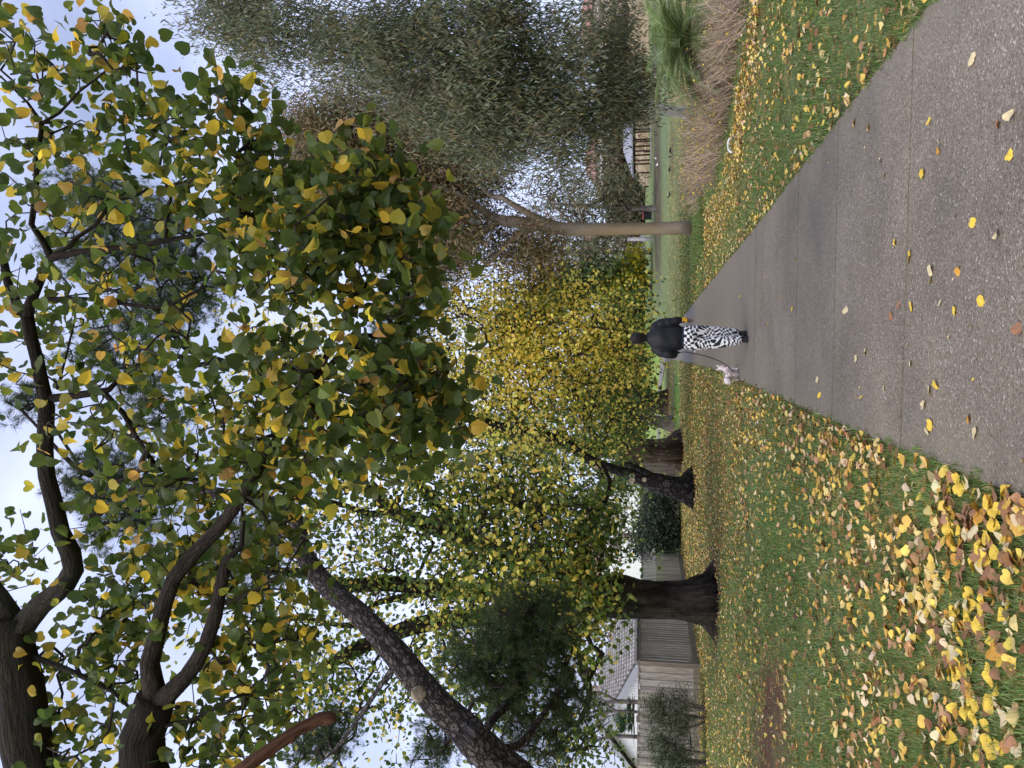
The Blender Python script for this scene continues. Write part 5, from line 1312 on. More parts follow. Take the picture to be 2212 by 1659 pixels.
def fence(label, p0, p1, h0, h1, seed, base_col=(0.31, 0.275, 0.235), plinth=True):
    g = np.random.default_rng(seed)
    p0 = np.array(p0, float); p1 = np.array(p1, float)
    d = p1 - p0; L = np.linalg.norm(d); d = d / L; nrm = np.array((-d[1], d[0]))
    t = thing('paling_fence', label, 'fence', (p0[0], p0[1], 0), None)
    org = (p0[0], p0[1], 0)
    ax = np.array(((d[0], d[1], 0), (nrm[0], nrm[1], 0), (0, 0, 1)))
    mb = MB(); n = int(L / 0.1)
    for i in range(n):
        s = (i + 0.5) * L / n; x, y = p0 + d * s
        f = s / L; hh = (h0 * (1 - f) + h1 * f) + g.normal() * 0.008
        z0 = 0.18
        off = 0.012 if i % 2 else -0.010
        c = np.array(base_col) * g.uniform(0.7, 1.25) * np.array((1, g.uniform(.95, 1.03), g.uniform(.9, 1.05)))
        box(mb, (x + nrm[0] * off, y + nrm[1] * off, (z0 + hh) / 2), (0.115 if i % 2 == 0 else 0.10, 0.014, hh - z0), axes=ax, color=np.tile(c, (8, 1)))
    mb.build('palings', M_paling, t, origin=org)
    cm = MB(); mid = (p0 + p1) / 2
    dz = h1 - h0
    a2 = np.array((d[0] * L, d[1] * L, dz)); a2 = a2 / np.linalg.norm(a2)
    box(cm, (mid[0], mid[1], (h0 + h1) / 2 + 0.02), (L, 0.07, 0.03), axes=(a2, ax[1], np.cross(a2, ax[1])), color=np.tile((0.2, 0.17, 0.14), (8, 1)))
    cm.build('capping_rail', M_paling, t, origin=org)
    if plinth:
        pb = MB(); box(pb, (mid[0], mid[1], 0.09), (L, 0.035, 0.2), axes=ax, color=np.tile((0.17, 0.155, 0.11), (8, 1)))
        pb.build('plinth_board', M_paling, t, origin=org)
    return t
F0 = G(1512, 1436)[:2]; F1 = G(1474, 1199)[:2]
F2 = np.array((-9.2, 22.9)); F3 = np.array((-12.2, 22.6))
fence('long weathered paling fence running back from its corner post to the dark shrub', F0, F1, 1.74, 1.76, 1)
fence('paling fence section left of the corner, half hidden by the grey-green bushes', F0 + np.array((-0.02, 0.03)), F3, 1.74, 1.80, 2, base_col=(0.30, 0.275, 0.25))
pb_ = P(1440, 1062, 38); pc_ = P(1440, 1120, 38)
fence('short dark fence seen between the leaning pine and the dark shrub', (pb_[0] + 1.5, pb_[1]), (pc_[0] - 1.5, pc_[1] + .5), 1.9, 1.9, 3, base_col=(0.11, 0.09, 0.08))
cpm = MB(); box(cpm, (F0[0] - 0.03, F0[1] - 0.02, 0.86), (0.13, 0.13, 1.74), color=np.tile((0.17, 0.14, 0.115), (8, 1)))
tag(cpm.build('fence_post', M_paling, origin=(F0[0], F0[1], 0)), 'square weathered post at the corner where the two fences meet', 'post')
pm_ = MB()

# house
M_white = plain('white_boards', (0.72, 0.73, 0.76), 0.6, 2, 0.06)
M_trim = plain('grey_trim', (0.30, 0.31, 0.35), 0.6, 3, 0.1)
M_gut = plain('dark_gutter', (0.03, 0.03, 0.035), 0.5, 3, 0.1)
m, nt, b = mat('roof_tile')
a = nd(nt, 'ShaderNodeAttribute', attribute_name='Col'); co = nd(nt, 'ShaderNodeTexCoord')
no = nd(nt, 'ShaderNodeTexNoise', Scale=2.2, Detail=6.0, Roughness=0.7); nt.links.new(co.outputs['Object'], no.inputs['Vector'])
mr = nd(nt, 'ShaderNodeMapRange'); mr.inputs[1].default_value = 0.3; mr.inputs[2].default_value = 0.7; mr.inputs[3].default_value = 0.7; mr.inputs[4].default_value = 1.25
nt.links.new(no.outputs['Fac'], mr.inputs[0])
mx = nd(nt, 'ShaderNodeMixRGB', blend_type='MULTIPLY'); mx.inputs[0].default_value = 1
nt.links.new(a.outputs['Color'], mx.inputs[1]); nt.links.new(mr.outputs[0], mx.inputs[2]); nt.links.new(mx.outputs[0], b.inputs['Base Color'])
b.inputs['Roughness'].default_value = 0.85
M_tile = m
E0 = np.array((-10.2, 28.8)); rd = np.array((0.746, 0.666)); gd = np.array((-0.666, 0.746))
HS_, ZE, ZA, LEN = 7.76, 1.90, 3.63, 3.0
h_o = (E0[0], E0[1], 0.0)
house = thing('house', 'white boarded house with a grey tiled gable roof behind the paling fence', 'house', h_o)
def hp3(s, l, z): q_ = E0 + gd * s + rd * l; return np.array((q_[0], q_[1], z))
# gable wall of vertical boards
wb = MB(); nb_ = 52
for i in range(nb_):
    s0, s1 = 0.25 + (2 * HS_ - 0.5) * i / nb_, 0.25 + (2 * HS_ - 0.5) * (i + 1) / nb_
    zt = lambda s: ZE + (ZA - ZE) * (1 - abs(s - HS_) / HS_) - 0.12
    o1 = 0.22
    for (a_, c_, off) in ((s0, s1 - 0.035, 0.0), (s1 - 0.035, s1, 0.03)):
        v = [hp3(a_, o1 + off, -0.2), hp3(c_, o1 + off, -0.2), hp3(c_, o1 + off, zt(c_)), hp3(a_, o1 + off, zt(a_)),
             hp3(a_, o1 + 0.08 + off, -0.2), hp3(c_, o1 + 0.08 + off, -0.2), hp3(c_, o1 + 0.08 + off, zt(c_)), hp3(a_, o1 + 0.08 + off, zt(a_))]
        wb.add(v, [[[0, 1, 2, 3], [4, 7, 6, 5], [0, 3, 7, 4], [1, 5, 6, 2], [3, 2, 6, 7]]], (0.7, 0.7, 0.7))
v = [hp3(0.3, 0.35, -0.2), hp3(0.3, LEN - 0.2, -0.2), hp3(0.3, LEN - 0.2, ZE - 0.02), hp3(0.3, 0.35, ZE - 0.02)]
wb.add(v, [[[0, 1, 2, 3]]], (0.7, 0.7, 0.7))
v = [hp3(0.3, LEN - 0.2, -0.2), hp3(2 * HS_ - 0.3, LEN - 0.2, -0.2), hp3(2 * HS_ - 0.3, LEN - 0.2, ZE - .1), hp3(HS_, LEN - 0.2, ZA - 0.15), hp3(0.3, LEN - 0.2, ZE - 0.1)]
wb.add(v, [[[0, 1, 2, 3, 4]]], (0.7, 0.7, 0.7))
wb.build('wall', M_white, house, origin=h_o)
# tiled roof, two slopes, each course a wavy strip stepping over the next
rb = MB(); gt = np.random.default_rng(9)
for side in (0, 1):
    nc = 15; cols_ = 20
    for c_ in range(nc):
        f0, f1 = c_ / nc, (c_ + 1) / nc
        vs = []; cs = []
        lx = np.linspace(-0.15, LEN, cols_ * 4 + 1)
        for (f, up) in ((f0, 0.13), (f1 + 0.01, 0.015)):
            for l in lx:
                s = HS_ * f if side == 0 else 2 * HS_ - HS_ * f
                z = ZE + (ZA - ZE) * f + up + 0.03 * math.cos(l / (LEN + .15) * cols_ * 2 * math.pi)
                vs.append(hp3(s, l, z))
        nn = len(lx)
        for l in lx: # front lip of the course
            s = HS_ * f0 if side == 0 else 2 * HS_ - HS_ * f0
            vs.append(hp3(s, l, ZE + (ZA - ZE) * f0 - 0.005))
        k_ = np.arange(nn - 1)
        base_c = np.repeat(gt.uniform(0.75, 1.15, cols_ + 1), 4)[:nn]
        cc = np.array((0.30, 0.285, 0.275))[None] * np.tile(base_c, 3)[:, None]
        rb.add(vs, [np.stack((k_, k_ + 1, k_ + nn + 1, k_ + nn), 1), np.stack((k_ + 2 * nn, k_ + 2 * nn + 1, k_ + 1, k_), 1)], cc)
roof = rb.build('roof', M_tile, house, origin=h_o)
rc = MB(); pts = [hp3(HS_, l, ZA + 0.05) for l in np.linspace(-0.15, LEN, 14)]
tube(rc, pts, [0.11] * 14, 10, color=(0.25, 0.225, 0.21)); rc.build('ridge_capping', M_tile, house, origin=h_o)
for side in (0, 1):
    bb = MB()
    sA = 0.0 if side == 0 else 2 * HS_
    d_ = (hp3(HS_, -0.17, ZA) - hp3(sA, -0.17, ZE)); Lr = np.linalg.norm(d_); d_ = d_ / Lr
    axn = np.array((rd[0], rd[1], 0)); up_ = np.cross(axn, d_); up_ /= np.linalg.norm(up_)
    if up_[2] < 0: up_ = -up_
    box(bb, (hp3(HS_, -0.17, ZA) + hp3(sA, -0.17, ZE)) / 2 - up_ * 0.08, (Lr, 0.04, 0.24), axes=(d_, axn, up_)); bb.build('barge_board', M_trim, house, origin=h_o)
gb_ = MB(); box(gb_, (hp3(-0.07, LEN / 2, ZE - 0.05)), (LEN + 0.1, 0.12, 0.12), axes=((rd[0], rd[1], 0), (gd[0], gd[1], 0), (0, 0, 1))); gb_.build('gutter', M_gut, house, origin=h_o)

# bushes
def bush(name, label, cat, blobs, seed, leaf, lsize, cols, wts, lmat, nleaf, spread, hang=None, tmat=None, stems=5, r_tip=0.004, bare=0, group=None, rmax=0.03):
    g = np.random.default_rng(seed)
    T = blob_points(blobs, g)
    T = T[T[:, 2] > terrain(T[:, 0], T[:, 1]) + 0.08]
    c = T.mean(0); base = np.array((c[0], c[1], float(terrain(c[0], c[1]))))
    t = thing(name, label, cat, base, group)
    tb = MB(); pth = []
    ext_ = (T[:, 0].max() - T[:, 0].min()) / 2
    for s in range(stems):
        a = g.uniform(-1, 1)
        e_ = np.array((c[0] + a * ext_ * 0.6, c[1] + g.normal() * 0.2, base[2] + (T[:, 2].max() - base[2]) * 0.55))
        st = np.array((c[0] + a * ext_ * 0.35, c[1], base[2] - 0.05))
        pp, rr = smooth_path([st, (st + e_) / 2 + g.normal(size=3) * 0.08, e_], [0.04, 0.03, 0.012], 0.15)
        tube(tb, pp, rr * (1 if ext_ < 2 else 1.4), 7, rough=0.1, seed=s); pth.append(pp)
    tb.build('stems', M_bark_grey, t, smooth=True, origin=base)
    crown('foliage', t, base, nodes_of(pth, 1), T, g, leaf, nleaf, spread, lsize, cols, wts, lmat, tmat or M_twig, r_tip=r_tip, rmax=rmax, bias=0.2, hang=hang, step=0.5, wig=0.15)
    return t
FEATH = [(0.085, 0.105, 0.060), (0.065, 0.09, 0.05), (0.12, 0.135, 0.085)]
NEEDLE_LEAF = (np.array([(0, 0, 0), (0.06, 0.5, 0.02), (0, 1, 0), (-0.06, 0.5, -0.02)]), [[[0, 1, 2, 3]]])
bush('bush', 'fine-leaved grey-green bush in front of the fence left of its corner', 'bush', [(1440, 1545, 45, 50, 20.5, 0.7, 150), (1475, 1530, 25, 55, 20.3, 0.7, 80), (1410, 1530, 25, 35, 20.6, 0.5, 50), (1465, 1590, 35, 40, 20.3, 0.6, 70)], 801, NEEDLE_LEAF, 0.10, FEATH, [3, 2, 1], M_gumleaf, 26, 0.10)
bush('bush', 'darker fine-leaved bush at the left frame edge in front of the fence', 'bush', [(1450, 1640, 40, 45, 20.2, 0.7, 140), (1420, 1610, 26, 30, 20.2, 0.5, 50), (1480, 1660, 25, 40, 20.2, 0.6, 60)], 802, NEEDLE_LEAF, 0.10, [(0.05, 0.08, 0.035), (0.075, 0.10, 0.045)], [3, 2], M_gumleaf, 26, 0.10)
bush('bush', 'dark blue-green bush with grey bare branches at the far end of the long fence', 'bush', [(1420, 1130, 45, 55, 36, 1.5, 220), (1450, 1160, 25, 45, 36, 1.2, 110), (1390, 1170, 25, 35, 36, 1, 50), (1425, 1085, 30, 30, 37, 1, 60)], 803, LEAF4, 0.13, [(0.045, 0.065, 0.045), (0.03, 0.045, 0.03), (0.09, 0.11, 0.085)], [3, 3, 1], M_gumleaf, 20, 0.22, stems=7)
bush('bush', 'small dark bush showing between the leaning pine and the thick flared trunk', 'bush', [(1418, 1000, 22, 30, 44, 1.2, 100), (1430, 1020, 15, 20, 44, 1, 40)], 804, LEAF4, 0.16, [(0.04, 0.065, 0.03), (0.07, 0.09, 0.05)], [3, 2], M_gumleaf, 16, 0.25)

# fan palm behind the fence
g = np.random.default_rng(820)
c8 = P(1368, 1552, 24.6)
t8 = thing('fan_palm', 'dark green fan palm with spiky leaves showing above the fence against the white wall', 'palm', (c8[0], c8[1], 0))
tb = MB(); tube(tb, [(c8[0], c8[1], -0.1), (c8[0], c8[1], c8[2] - .1)], [0.12, 0.1], 10, rough=0.1); tb.build('trunk', M_bark_brown, t8, smooth=True, origin=(c8[0], c8[1], 0))
fb = MB()
for i in range(26):
    d = g.normal(size=3); d[2] = abs(d[2]) * 0.7 - 0.1; d /= np.linalg.norm(d)
    hub = c8 + d * g.uniform(0.25, 0.5)
    tube(fb, [c8, hub], [0.012, 0.008], 4, color=(0.08, 0.12, 0.04), cap=False)
    s_ = np.cross(d, (0, 0, 1)); s_ /= np.linalg.norm(s_) + 1e-9; u_ = np.cross(s_, d)
    for k_ in range(17):
        an = (k_ - 8) / 8 * 1.9
        dd = d * math.cos(an) + s_ * math.sin(an) + u_ * 0.1; dd /= np.linalg.norm(dd)
        w = np.cross(dd, u_); w = w / np.linalg.norm(w) * 0.016
        L_ = 0.42 * (1 - 0.25 * abs(an) / 1.9)
        fb.add([hub, hub + dd * L_ * .5 + w, hub + dd * L_ + (0, 0, -0.03), hub + dd * L_ * .5 - w], [[[0, 1, 2, 3]]], np.array((0.03, 0.075, 0.03)) * g.uniform(0.7, 1.5))
fb.build('fronds', M_frond, t8, origin=(c8[0], c8[1], 0))
# slim bare trees between fence and house
for k, (y, wd, lab) in enumerate([(1517, 10, 'slim bare forked tree rising from behind the fence in front of the white gable'), (1538, 7, 'thinner bare tree behind the fence just left of the forked one'), (1592, 9, 'dark bare tree behind the fence at the left frame edge, beyond the fan palm')]):
    g = np.random.default_rng(830 + k)
    D = 24.4; b0 = P(1500, y, D); b0[2] = 0
    t = thing('bare_tree', lab, 'tree', b0)
    tb = MB(); pth = []
    pth.append(limb(tb, [(1390, y, D, wd), (1330, y - 2, D, wd * .9), (1310, y + 2, D, wd * .7), (1265, y + 12, D, wd * .4)], world_pts=[(b0[0], b0[1], 0, 0.09)], seed=k, sides=8))
    pth.append(limb(tb, [(1335, y, D, wd * .7), (1305, y - 18, D, wd * .5), (1275, y - 24, D, wd * .3)], seed=k + 5, sides=6))
    tb.build('trunk', M_bark_grey, t, smooth=True, origin=b0)
    T = blob_points([(1290, y, 35, 40, D, 0.6, 70)], g)
    nb = nodes_of(pth, 1)[6:]
    nodes, par, tips = grow(nb, [-1] * len(nb), T, g, 0.05, 0.6, 0.2)
    mb = MB(); pipes(mb, nodes, par, len(nb), 0.004, 0.42, 0.02, 4); mb.build('crown', M_twig, t, origin=b0)

# ------------------------------------------------------------------ far objects on the right: shelter, wall, bins, post, houses
M_roofm = plain('shelter_roof', (0.30, 0.31, 0.35), 0.5, 0.6, 0.12)
M_post = plain('maroon_post', (0.055, 0.022, 0.018), 0.7, 3, 0.2)
M_slab = plain('concrete', (0.30, 0.27, 0.25), 0.9, 2, 0.2)
M_slat = plain('dark_slats', (0.045, 0.045, 0.05), 0.7, 3, 0.2)
DS = 92.0
def far_pt(y, D=DS, z=None):
    p = P(1403, y, D); zz = float(terrain(p[0], p[1])); p[2] = zz if z is None else z
    return p
pL, pR = far_pt(362), far_pt(238)
ctr = (pL + pR) / 2; zb = ctr[2]
Wd = pR[0] - pL[0]
sh = thing('picnic_shelter', 'open picnic shelter with grey hipped roof and dark maroon posts', 'shelter', (ctr[0], ctr[1], zb))
so = (ctr[0], ctr[1], zb)
rbm = MB(); ev = 2.25; ap = 3.3; dp = 3.0
x0, x1 = pL[0] - 0.3, pR[0] + 0.3; y0, y1 = ctr[1] - dp, ctr[1] + dp
rv = [(x0, y0, zb + ev), (x1, y0, zb + ev), (x1, y1, zb + ev), (x0, y1, zb + ev), (x0 + 2.4, ctr[1], zb + ap), (x1 - 2.4, ctr[1], zb + ap), (x0, y0, zb + ev - .15), (x1, y0, zb + ev - .15), (x1, y1, zb + ev - .15), (x0, y1, zb + ev - .15)]
rbm.add(rv, [[[0, 1, 5, 4], [2, 3, 4, 5], [6, 7, 1, 0], [7, 8, 2, 1], [8, 9, 3, 2], [9, 6, 0, 3], [6, 9, 8, 7]], [[1, 2, 5], [3, 0, 4]]], (0.3, 0.3, 0.3))
rbm.build('roof', M_roofm, sh, origin=so)
fx_ = [0.02, 0.18, 0.34, 0.5, 0.62, 0.80, 0.97]
for f in fx_:
    for yy_ in (y0 + 0.3, y1 - 0.3):
        q_ = MB(); box(q_, (pL[0] + Wd * f, yy_, zb + ev / 2 - 0.08), (0.16, 0.16, ev - 0.14)); q_.build('post', M_post, sh, origin=so)
q_ = MB(); box(q_, (ctr[0], y0 + 0.3, zb + ev - 0.26), (Wd, 0.12, 0.2)); box(q_, (ctr[0], y1 - 0.3, zb + ev - 0.26), (Wd, 0.12, 0.2)); q_.build('beam', M_post, sh, origin=so)
q_ = MB(); box(q_, (ctr[0], ctr[1], zb + 0.04), (Wd + 0.8, 2 * dp, 0.16)); q_.build('floor_slab', M_slab, sh, origin=so)
q_ = MB()
for k in range(9): box(q_, (pL[0] + Wd * 0.64, y0 + 0.5, zb + 0.35 + k * 0.11), (Wd * 0.26, 0.05, 0.06))
q_.build('slatted_screen', M_slat, sh, origin=so)
# picnic table inside
pt = thing('picnic_table', 'small dark red table standing under the picnic shelter', 'table', (pL[0] + Wd * .3, ctr[1] - 1.6, zb + 0.12))
q_ = MB(); box(q_, (0, 0, 0.72), (1.5, 0.75, 0.06)); q_.build('table_top', M_post, pt)
for sx_ in (-.6, .6):
    q_ = MB(); box(q_, (sx_, 0, 0.35), (0.08, 0.5, 0.68)); q_.build('leg', M_post, pt)
# retaining wall of tan stone behind
M_stone, nt, b = mat('tan_stone')
co = nd(nt, 'ShaderNodeTexCoord'); mp = nd(nt, 'ShaderNodeMapping'); mp.inputs['Scale'].default_value = (0.7, 0.7, 2.2); nt.links.new(co.outputs['Object'], mp.inputs[0])
vz = nd(nt, 'ShaderNodeTexVoronoi', Scale=1.0, feature='F1'); nt.links.new(mp.outputs[0], vz.inputs['Vector'])
ve = nd(nt, 'ShaderNodeTexVoronoi', Scale=1.0, feature='DISTANCE_TO_EDGE'); nt.links.new(mp.outputs[0], ve.inputs['Vector'])
cr_ = nd(nt, 'ShaderNodeValToRGB'); cr_.color_ramp.elements[0].color = (0.27, 0.20, 0.125, 1); cr_.color_ramp.elements[1].color = (0.45, 0.36, 0.25, 1)
sp_ = nd(nt, 'ShaderNodeSeparateColor'); nt.links.new(vz.outputs['Color'], sp_.inputs[0]); nt.links.new(sp_.outputs[0], cr_.inputs[0])
mr = nd(nt, 'ShaderNodeMapRange'); mr.inputs[2].default_value = 0.06; mr.inputs[3].default_value = 0.4; nt.links.new(ve.outputs['Distance'], mr.inputs[0])
mx = nd(nt, 'ShaderNodeMixRGB', blend_type='MULTIPLY'); mx.inputs[0].default_value = 1
nt.links.new(cr_.outputs[0], mx.inputs[1]); nt.links.new(mr.outputs[0], mx.inputs[2]); nt.links.new(mx.outputs[0], b.inputs['Base Color']); b.inputs['Roughness'].default_value = 0.9
wa, wb2 = far_pt(400, 104), far_pt(-200, 104)
nW = 40; vv = []
for i in range(nW + 1):
    f = i / nW; x = wa[0] + (wb2[0] - wa[0]) * f; y = wa[1] + 1.2 * math.sin(f * 9)
    hh = 2.6 * min(1, f * 6 + 0.25) + 0.25 * math.sin(i * 1.9)
    z0 = float(terrain(x, y)) - 0.2
    vv += [(x, y, z0), (x, y + 0.25, z0 + 0.2 + hh), (x, y + 1.2, z0 + 0.25 + hh), (x, y + 1.4, z0)]
wm = MB(); fq = []
for i in range(nW):
    for a_ in range(3): fq.append([i * 4 + a_, (i + 1) * 4 + a_, (i + 1) * 4 + a_ + 1, i * 4 + a_ + 1])
wm.add(vv, [fq], (0.4, 0.3, 0.2))
wo = wm.build('retaining_wall', M_stone, origin=tuple(wa)); tag(wo, 'tan stone retaining wall behind the picnic shelter', 'wall')
# wheelie bins
M_bin = plain('bin_plastic', (0.012, 0.016, 0.016), 0.5, 4, 0.2)
M_lid = plain('bin_lid', (0.38, 0.05, 0.05), 0.5, 4, 0.2)
def wheelie(y, label):
    p = far_pt(y, 88)
    t = thing('wheelie_bin', label, 'bin', p, 'wheelie bins by the gum tree', rz=0.1)
    mb = MB(); v = []
    for (z, w, d) in ((0.06, 0.23, 0.25), (0.95, 0.29, 0.33)):
        v += [(-w, -d, z), (w, -d, z), (w, d, z), (-w, d, z)]
    mb.add(v, [[[3, 2, 1, 0], [4, 5, 6, 7], [0, 1, 5, 4], [1, 2, 6, 5], [2, 3, 7, 6], [3, 0, 4, 7]]], (0, 0, 0)); box(mb, (0, -0.34, 0.9), (0.6, 0.03, 0.06)); mb.build('body', M_bin, t)
    mb = MB(); v = []
    for (z, w, d) in ((0.955, 0.30, 0.36), (1.0, 0.30, 0.36), (1.06, 0.22, 0.26)):
        v += [(-w, -d, z), (w, -d, z), (w, d, z), (-w, d, z)]
    mb.add(v, [[[3, 2, 1, 0], [8, 9, 10, 11]] + [[a_ * 4 + k_, a_ * 4 + (k_ + 1) % 4, a_ * 4 + 4 + (k_ + 1) % 4, a_ * 4 + 4 + k_] for a_ in (0, 1) for k_ in range(4)]], (0, 0, 0)); mb.build('lid', M_lid, t)
    for sx_ in (-0.24, 0.24):
        mb = MB(); tube(mb, [(sx_ - .03, 0.27, 0.1), (sx_ + .03, 0.27, 0.1)], [0.1, 0.1], 14); mb.build('wheel', M_bin, t)
wheelie(455.5, 'red-lidded dark wheelie bin nearer the grey gum trunk')
wheelie(468, 'red-lidded dark wheelie bin on the side away from the grey gum trunk')
p = far_pt(516, 84); pm_.__init__(); 
tube(pm_, [(p[0], p[1], p[2] - .2), (p[0], p[1], p[2] + 1.2), (p[0] + .03, p[1], p[2] + 2.75), (p[0] + .03, p[1], p[2] + 2.78)], [0.23, 0.2, 0.17, 0.12], 12, rough=0.03)
tag(pm_.build('pale_post', plain('pale_post', (0.45, 0.44, 0.47), 0.8, 2, 0.1), smooth=True, origin=tuple(p)), 'thick pale grey post on the far lawn left of the smooth gum', 'post')
p = far_pt(193, 90)
bt = thing('notice_board', 'small pale blank notice board right of the white gum trunk', 'sign', p)
mb = MB(); box(mb, (0, 0, 1.35), (1.0, 0.06, 0.75)); mb.build('panel', plain('board', (0.62, 0.66, 0.75), 0.6, 2, 0.1), bt)
for sx_ in (-.4, .4):
    mb = MB(); box(mb, (sx_, 0.06, 0.8), (0.07, 0.06, 1.65)); mb.build('leg', M_post, bt)
# bollards and rail fence in front of the stone wall
for k, y in enumerate((140, 188)):
    p = far_pt(y, 96)
    mb = MB(); tube(mb, [(p[0], p[1], p[2] - .1), (p[0], p[1], p[2] + 2.4), (p[0], p[1], p[2] + 2.5)], [0.2, 0.18, 0.1], 10, rough=0.03)
    tag(mb.build('timber_post', M_bark_grey, smooth=True, origin=tuple(p)), ['grey timber post before the stone wall, nearer the frame edge', 'grey timber post before the stone wall, beside the notice board'][k], 'post', 'timber posts before the stone wall')
# houses seen through the foliage
def far_house(y, V, D, w, h, label, c, seed):
    p = P(V, y, D); z0 = float(terrain(p[0], p[1]))
    o = (p[0], p[1], z0)
    t = thing('house', label, 'house', o)
    top = p[2] - z0 + h / 2
    mb = MB(); box(mb, (0, 3.5, top / 2), (w, 7, top)); mb.build('wall', plain('render_%d' % seed, c, 0.8, 1, 0.1), t)
    mb = MB(); hw = w / 2 + 0.4
    mb.add([(-hw, -0.4, top + .01), (hw, -0.4, top + .01), (hw, 7.4, top + .01), (-hw, 7.4, top + .01), (-hw * .4, 3.5, top + 2.2), (hw * .4, 3.5, top + 2.2)], [[[0, 1, 5, 4], [2, 3, 4, 5], [3, 2, 1, 0]], [[1, 2, 5], [3, 0, 4]]], (0, 0, 0))
    mb.build('roof', plain('tiles_%d' % seed, (0.30, 0.17, 0.14), 0.8, 1, 0.2), t)
    for kx in (-0.28, 0.05, 0.32):
        mb = MB(); box(mb, (w * kx, -0.02, top - 1.5), (1.1, 0.06, 1.3)); f = mb.build('window', M_white, t)
        mb = MB(); box(mb, (w * kx, -0.06, top - 1.5), (0.9, 0.04, 1.1)); mb.build('pane', M_gut, f)
far_house(25, 1312, 130, 12, 5, 'cream house with red roof glimpsed through the white gum at the right edge', (0.62, 0.50, 0.42), 1)
far_house(335, 1316, 135, 8, 4.5, 'white house glimpsed behind the foliage above the picnic shelter', (0.72, 0.72, 0.72), 2)
far_house(545, 1312, 130, 9, 5, 'white house glimpsed just left of the smooth gum trunk', (0.72, 0.72, 0.74), 3)
far_house(1185, 1340, 75, 12, 4, 'white house glimpsed above the dark bush at the end of the fence', (0.72, 0.73, 0.75), 4)

# white edging pipe by the hedge
pp = [G(1583, 298) + (0, 0, .01), G(1582, 300) + (0, 0, .05), G(1581, 310) + (0, 0, .065), G(1582, 324) + (0, 0, .06), G(1583, 330) + (0, 0, .0)]
pp, rr = smooth_path(pp, [0.02] * 5, 0.04)
mb = MB(); tube(mb, pp, rr, 10); tag(mb.build('edging_pipe', plain('white_plastic', (0.62, 0.62, 0.62), 0.5, 8, 0.15), smooth=True, origin=tuple(pp[0])), 'short curved white pipe lying at the foot of the bare shrubs', 'pipe')

# ------------------------------------------------------------------ birds
def lathe_body(mb, spine, radii, sides=12, sq=0.9, color=None, mi=0):
    tube(mb, spine, radii, sides, color=color, mi=mi)
M_black = plain('black_feather', (0.012, 0.012, 0.014), 0.5, 20, 0.2)
M_wfeat = plain('white_feather', (0.75, 0.74, 0.72), 0.7, 20, 0.08)
M_leg = plain('bird_leg', (0.06, 0.055, 0.05), 0.7, 5, 0.2)
def bird(V, y, D, dark, rz, label, group, peck=False, s=1.0):
    p = P(V, y, D); p[2] = float(terrain(p[0], p[1]))
    t = thing('bird', label, 'bird', p, group, rz)
    t.scale = (s, s, s)
    mb = MB()
    hz = 0.13 if peck else 0.27
    hx_ = 0.17 if peck else 0.12
    sp_ = [(-0.20, 0, 0.13), (-0.10, 0, 0.15), (0.0, 0, 0.165), (0.07, 0, 0.19), (0.10, 0, 0.21 if not peck else 0.17), (hx_, 0, hz - 0.02), (hx_ + 0.035, 0, hz), (hx_ + 0.06, 0, hz - 0.005)]
    rr_ = [0.008, 0.035, 0.065, 0.055, 0.036, 0.033, 0.032, 0.012]
    pp_, r_ = smooth_path(sp_, rr_, 0.015)
    tube(mb, pp_, r_, 12)
    o = mb.build('body', M_black if dark else M_wfeat, t, smooth=True)
    mb = MB(); tube(mb, [(hx_ + 0.055, 0, hz - 0.005), (hx_ + 0.075, 0, hz - 0.012), (hx_ + 0.10, 0, hz - 0.03)], [0.011, 0.008, 0.002], 8); mb.build('beak', M_leg, t)
    for sy_ in (-0.045, 0.045):
        mb = MB(); v = [(0.06, sy_ * 1.15, 0.20), (-0.06, sy_ * 1.3, 0.185), (-0.20, sy_ * 0.7, 0.135), (-0.10, sy_ * 1.45, 0.12), (0.04, sy_ * 1.4, 0.13), (0.0, sy_ * 1.62, 0.16)]
        mb.add(v, [[[0, 1, 5], [1, 2, 3], [1, 3, 5], [3, 4, 5], [4, 0, 5]]], (0, 0, 0)); mb.build('wing', M_black if dark else M_wfeat, t)
    for sy_ in (-0.025, 0.025):
        mb = MB(); tube(mb, [(0.01, sy_, 0.13), (0.0, sy_, 0.06), (0.005, sy_, 0.004)], [0.007, 0.004, 0.004], 5)
        for an in (-0.5, 0, 0.5, 3.14): tube(mb, [(0.005, sy_, 0.005), (0.005 + 0.03 * math.cos(an), sy_ + 0.03 * math.sin(an), 0.003)], [0.003, 0.002], 4)
        mb.build('leg', M_leg, t)
    return t
bird(1456, 323, 44, True, 2.6, 'black bird pecking on the lawn beyond the shrubs, nearest the picnic shelter side', 'black birds on the lawn', True)
bird(1455, 338, 44.5, True, 1.3, 'black bird on the lawn turned away, middle one of the close pair', 'black birds on the lawn', False, 0.85)
bird(1454, 367, 45, True, 0.4, 'black bird on the lawn beyond the yellow-dotted shrub', 'black birds on the lawn', True)
bb_ = bird(1451, 420, 45.5, True, 2.9, 'black and white magpie on the lawn, the bird closest to the smooth gum', 'black birds on the lawn')
mb = MB(); tube(mb, [(-0.02, 0, 0.212), (0.03, 0, 0.236), (0.06, 0, 0.245)], [0.02, 0.03, 0.012], 8); mb.build('white_nape', M_wfeat, bb_)
bird(1419, 342, 70, False, 1.0, 'white bird on the far lawn below the picnic shelter, right one of two', 'white birds on the far lawn')
bird(1425, 355, 66, False, 2.0, 'white bird on the far lawn below the picnic shelter, left and nearer of two', 'white birds on the far lawn')
bird(1413, 217, 74, False, 0.5, 'white bird furthest off, just right of the white gum trunk', 'white birds on the far lawn')
bird(1419, 227, 69, False, 2.4, 'largest-looking white bird right beside the white gum trunk', 'white birds on the far lawn', False, 1.2)
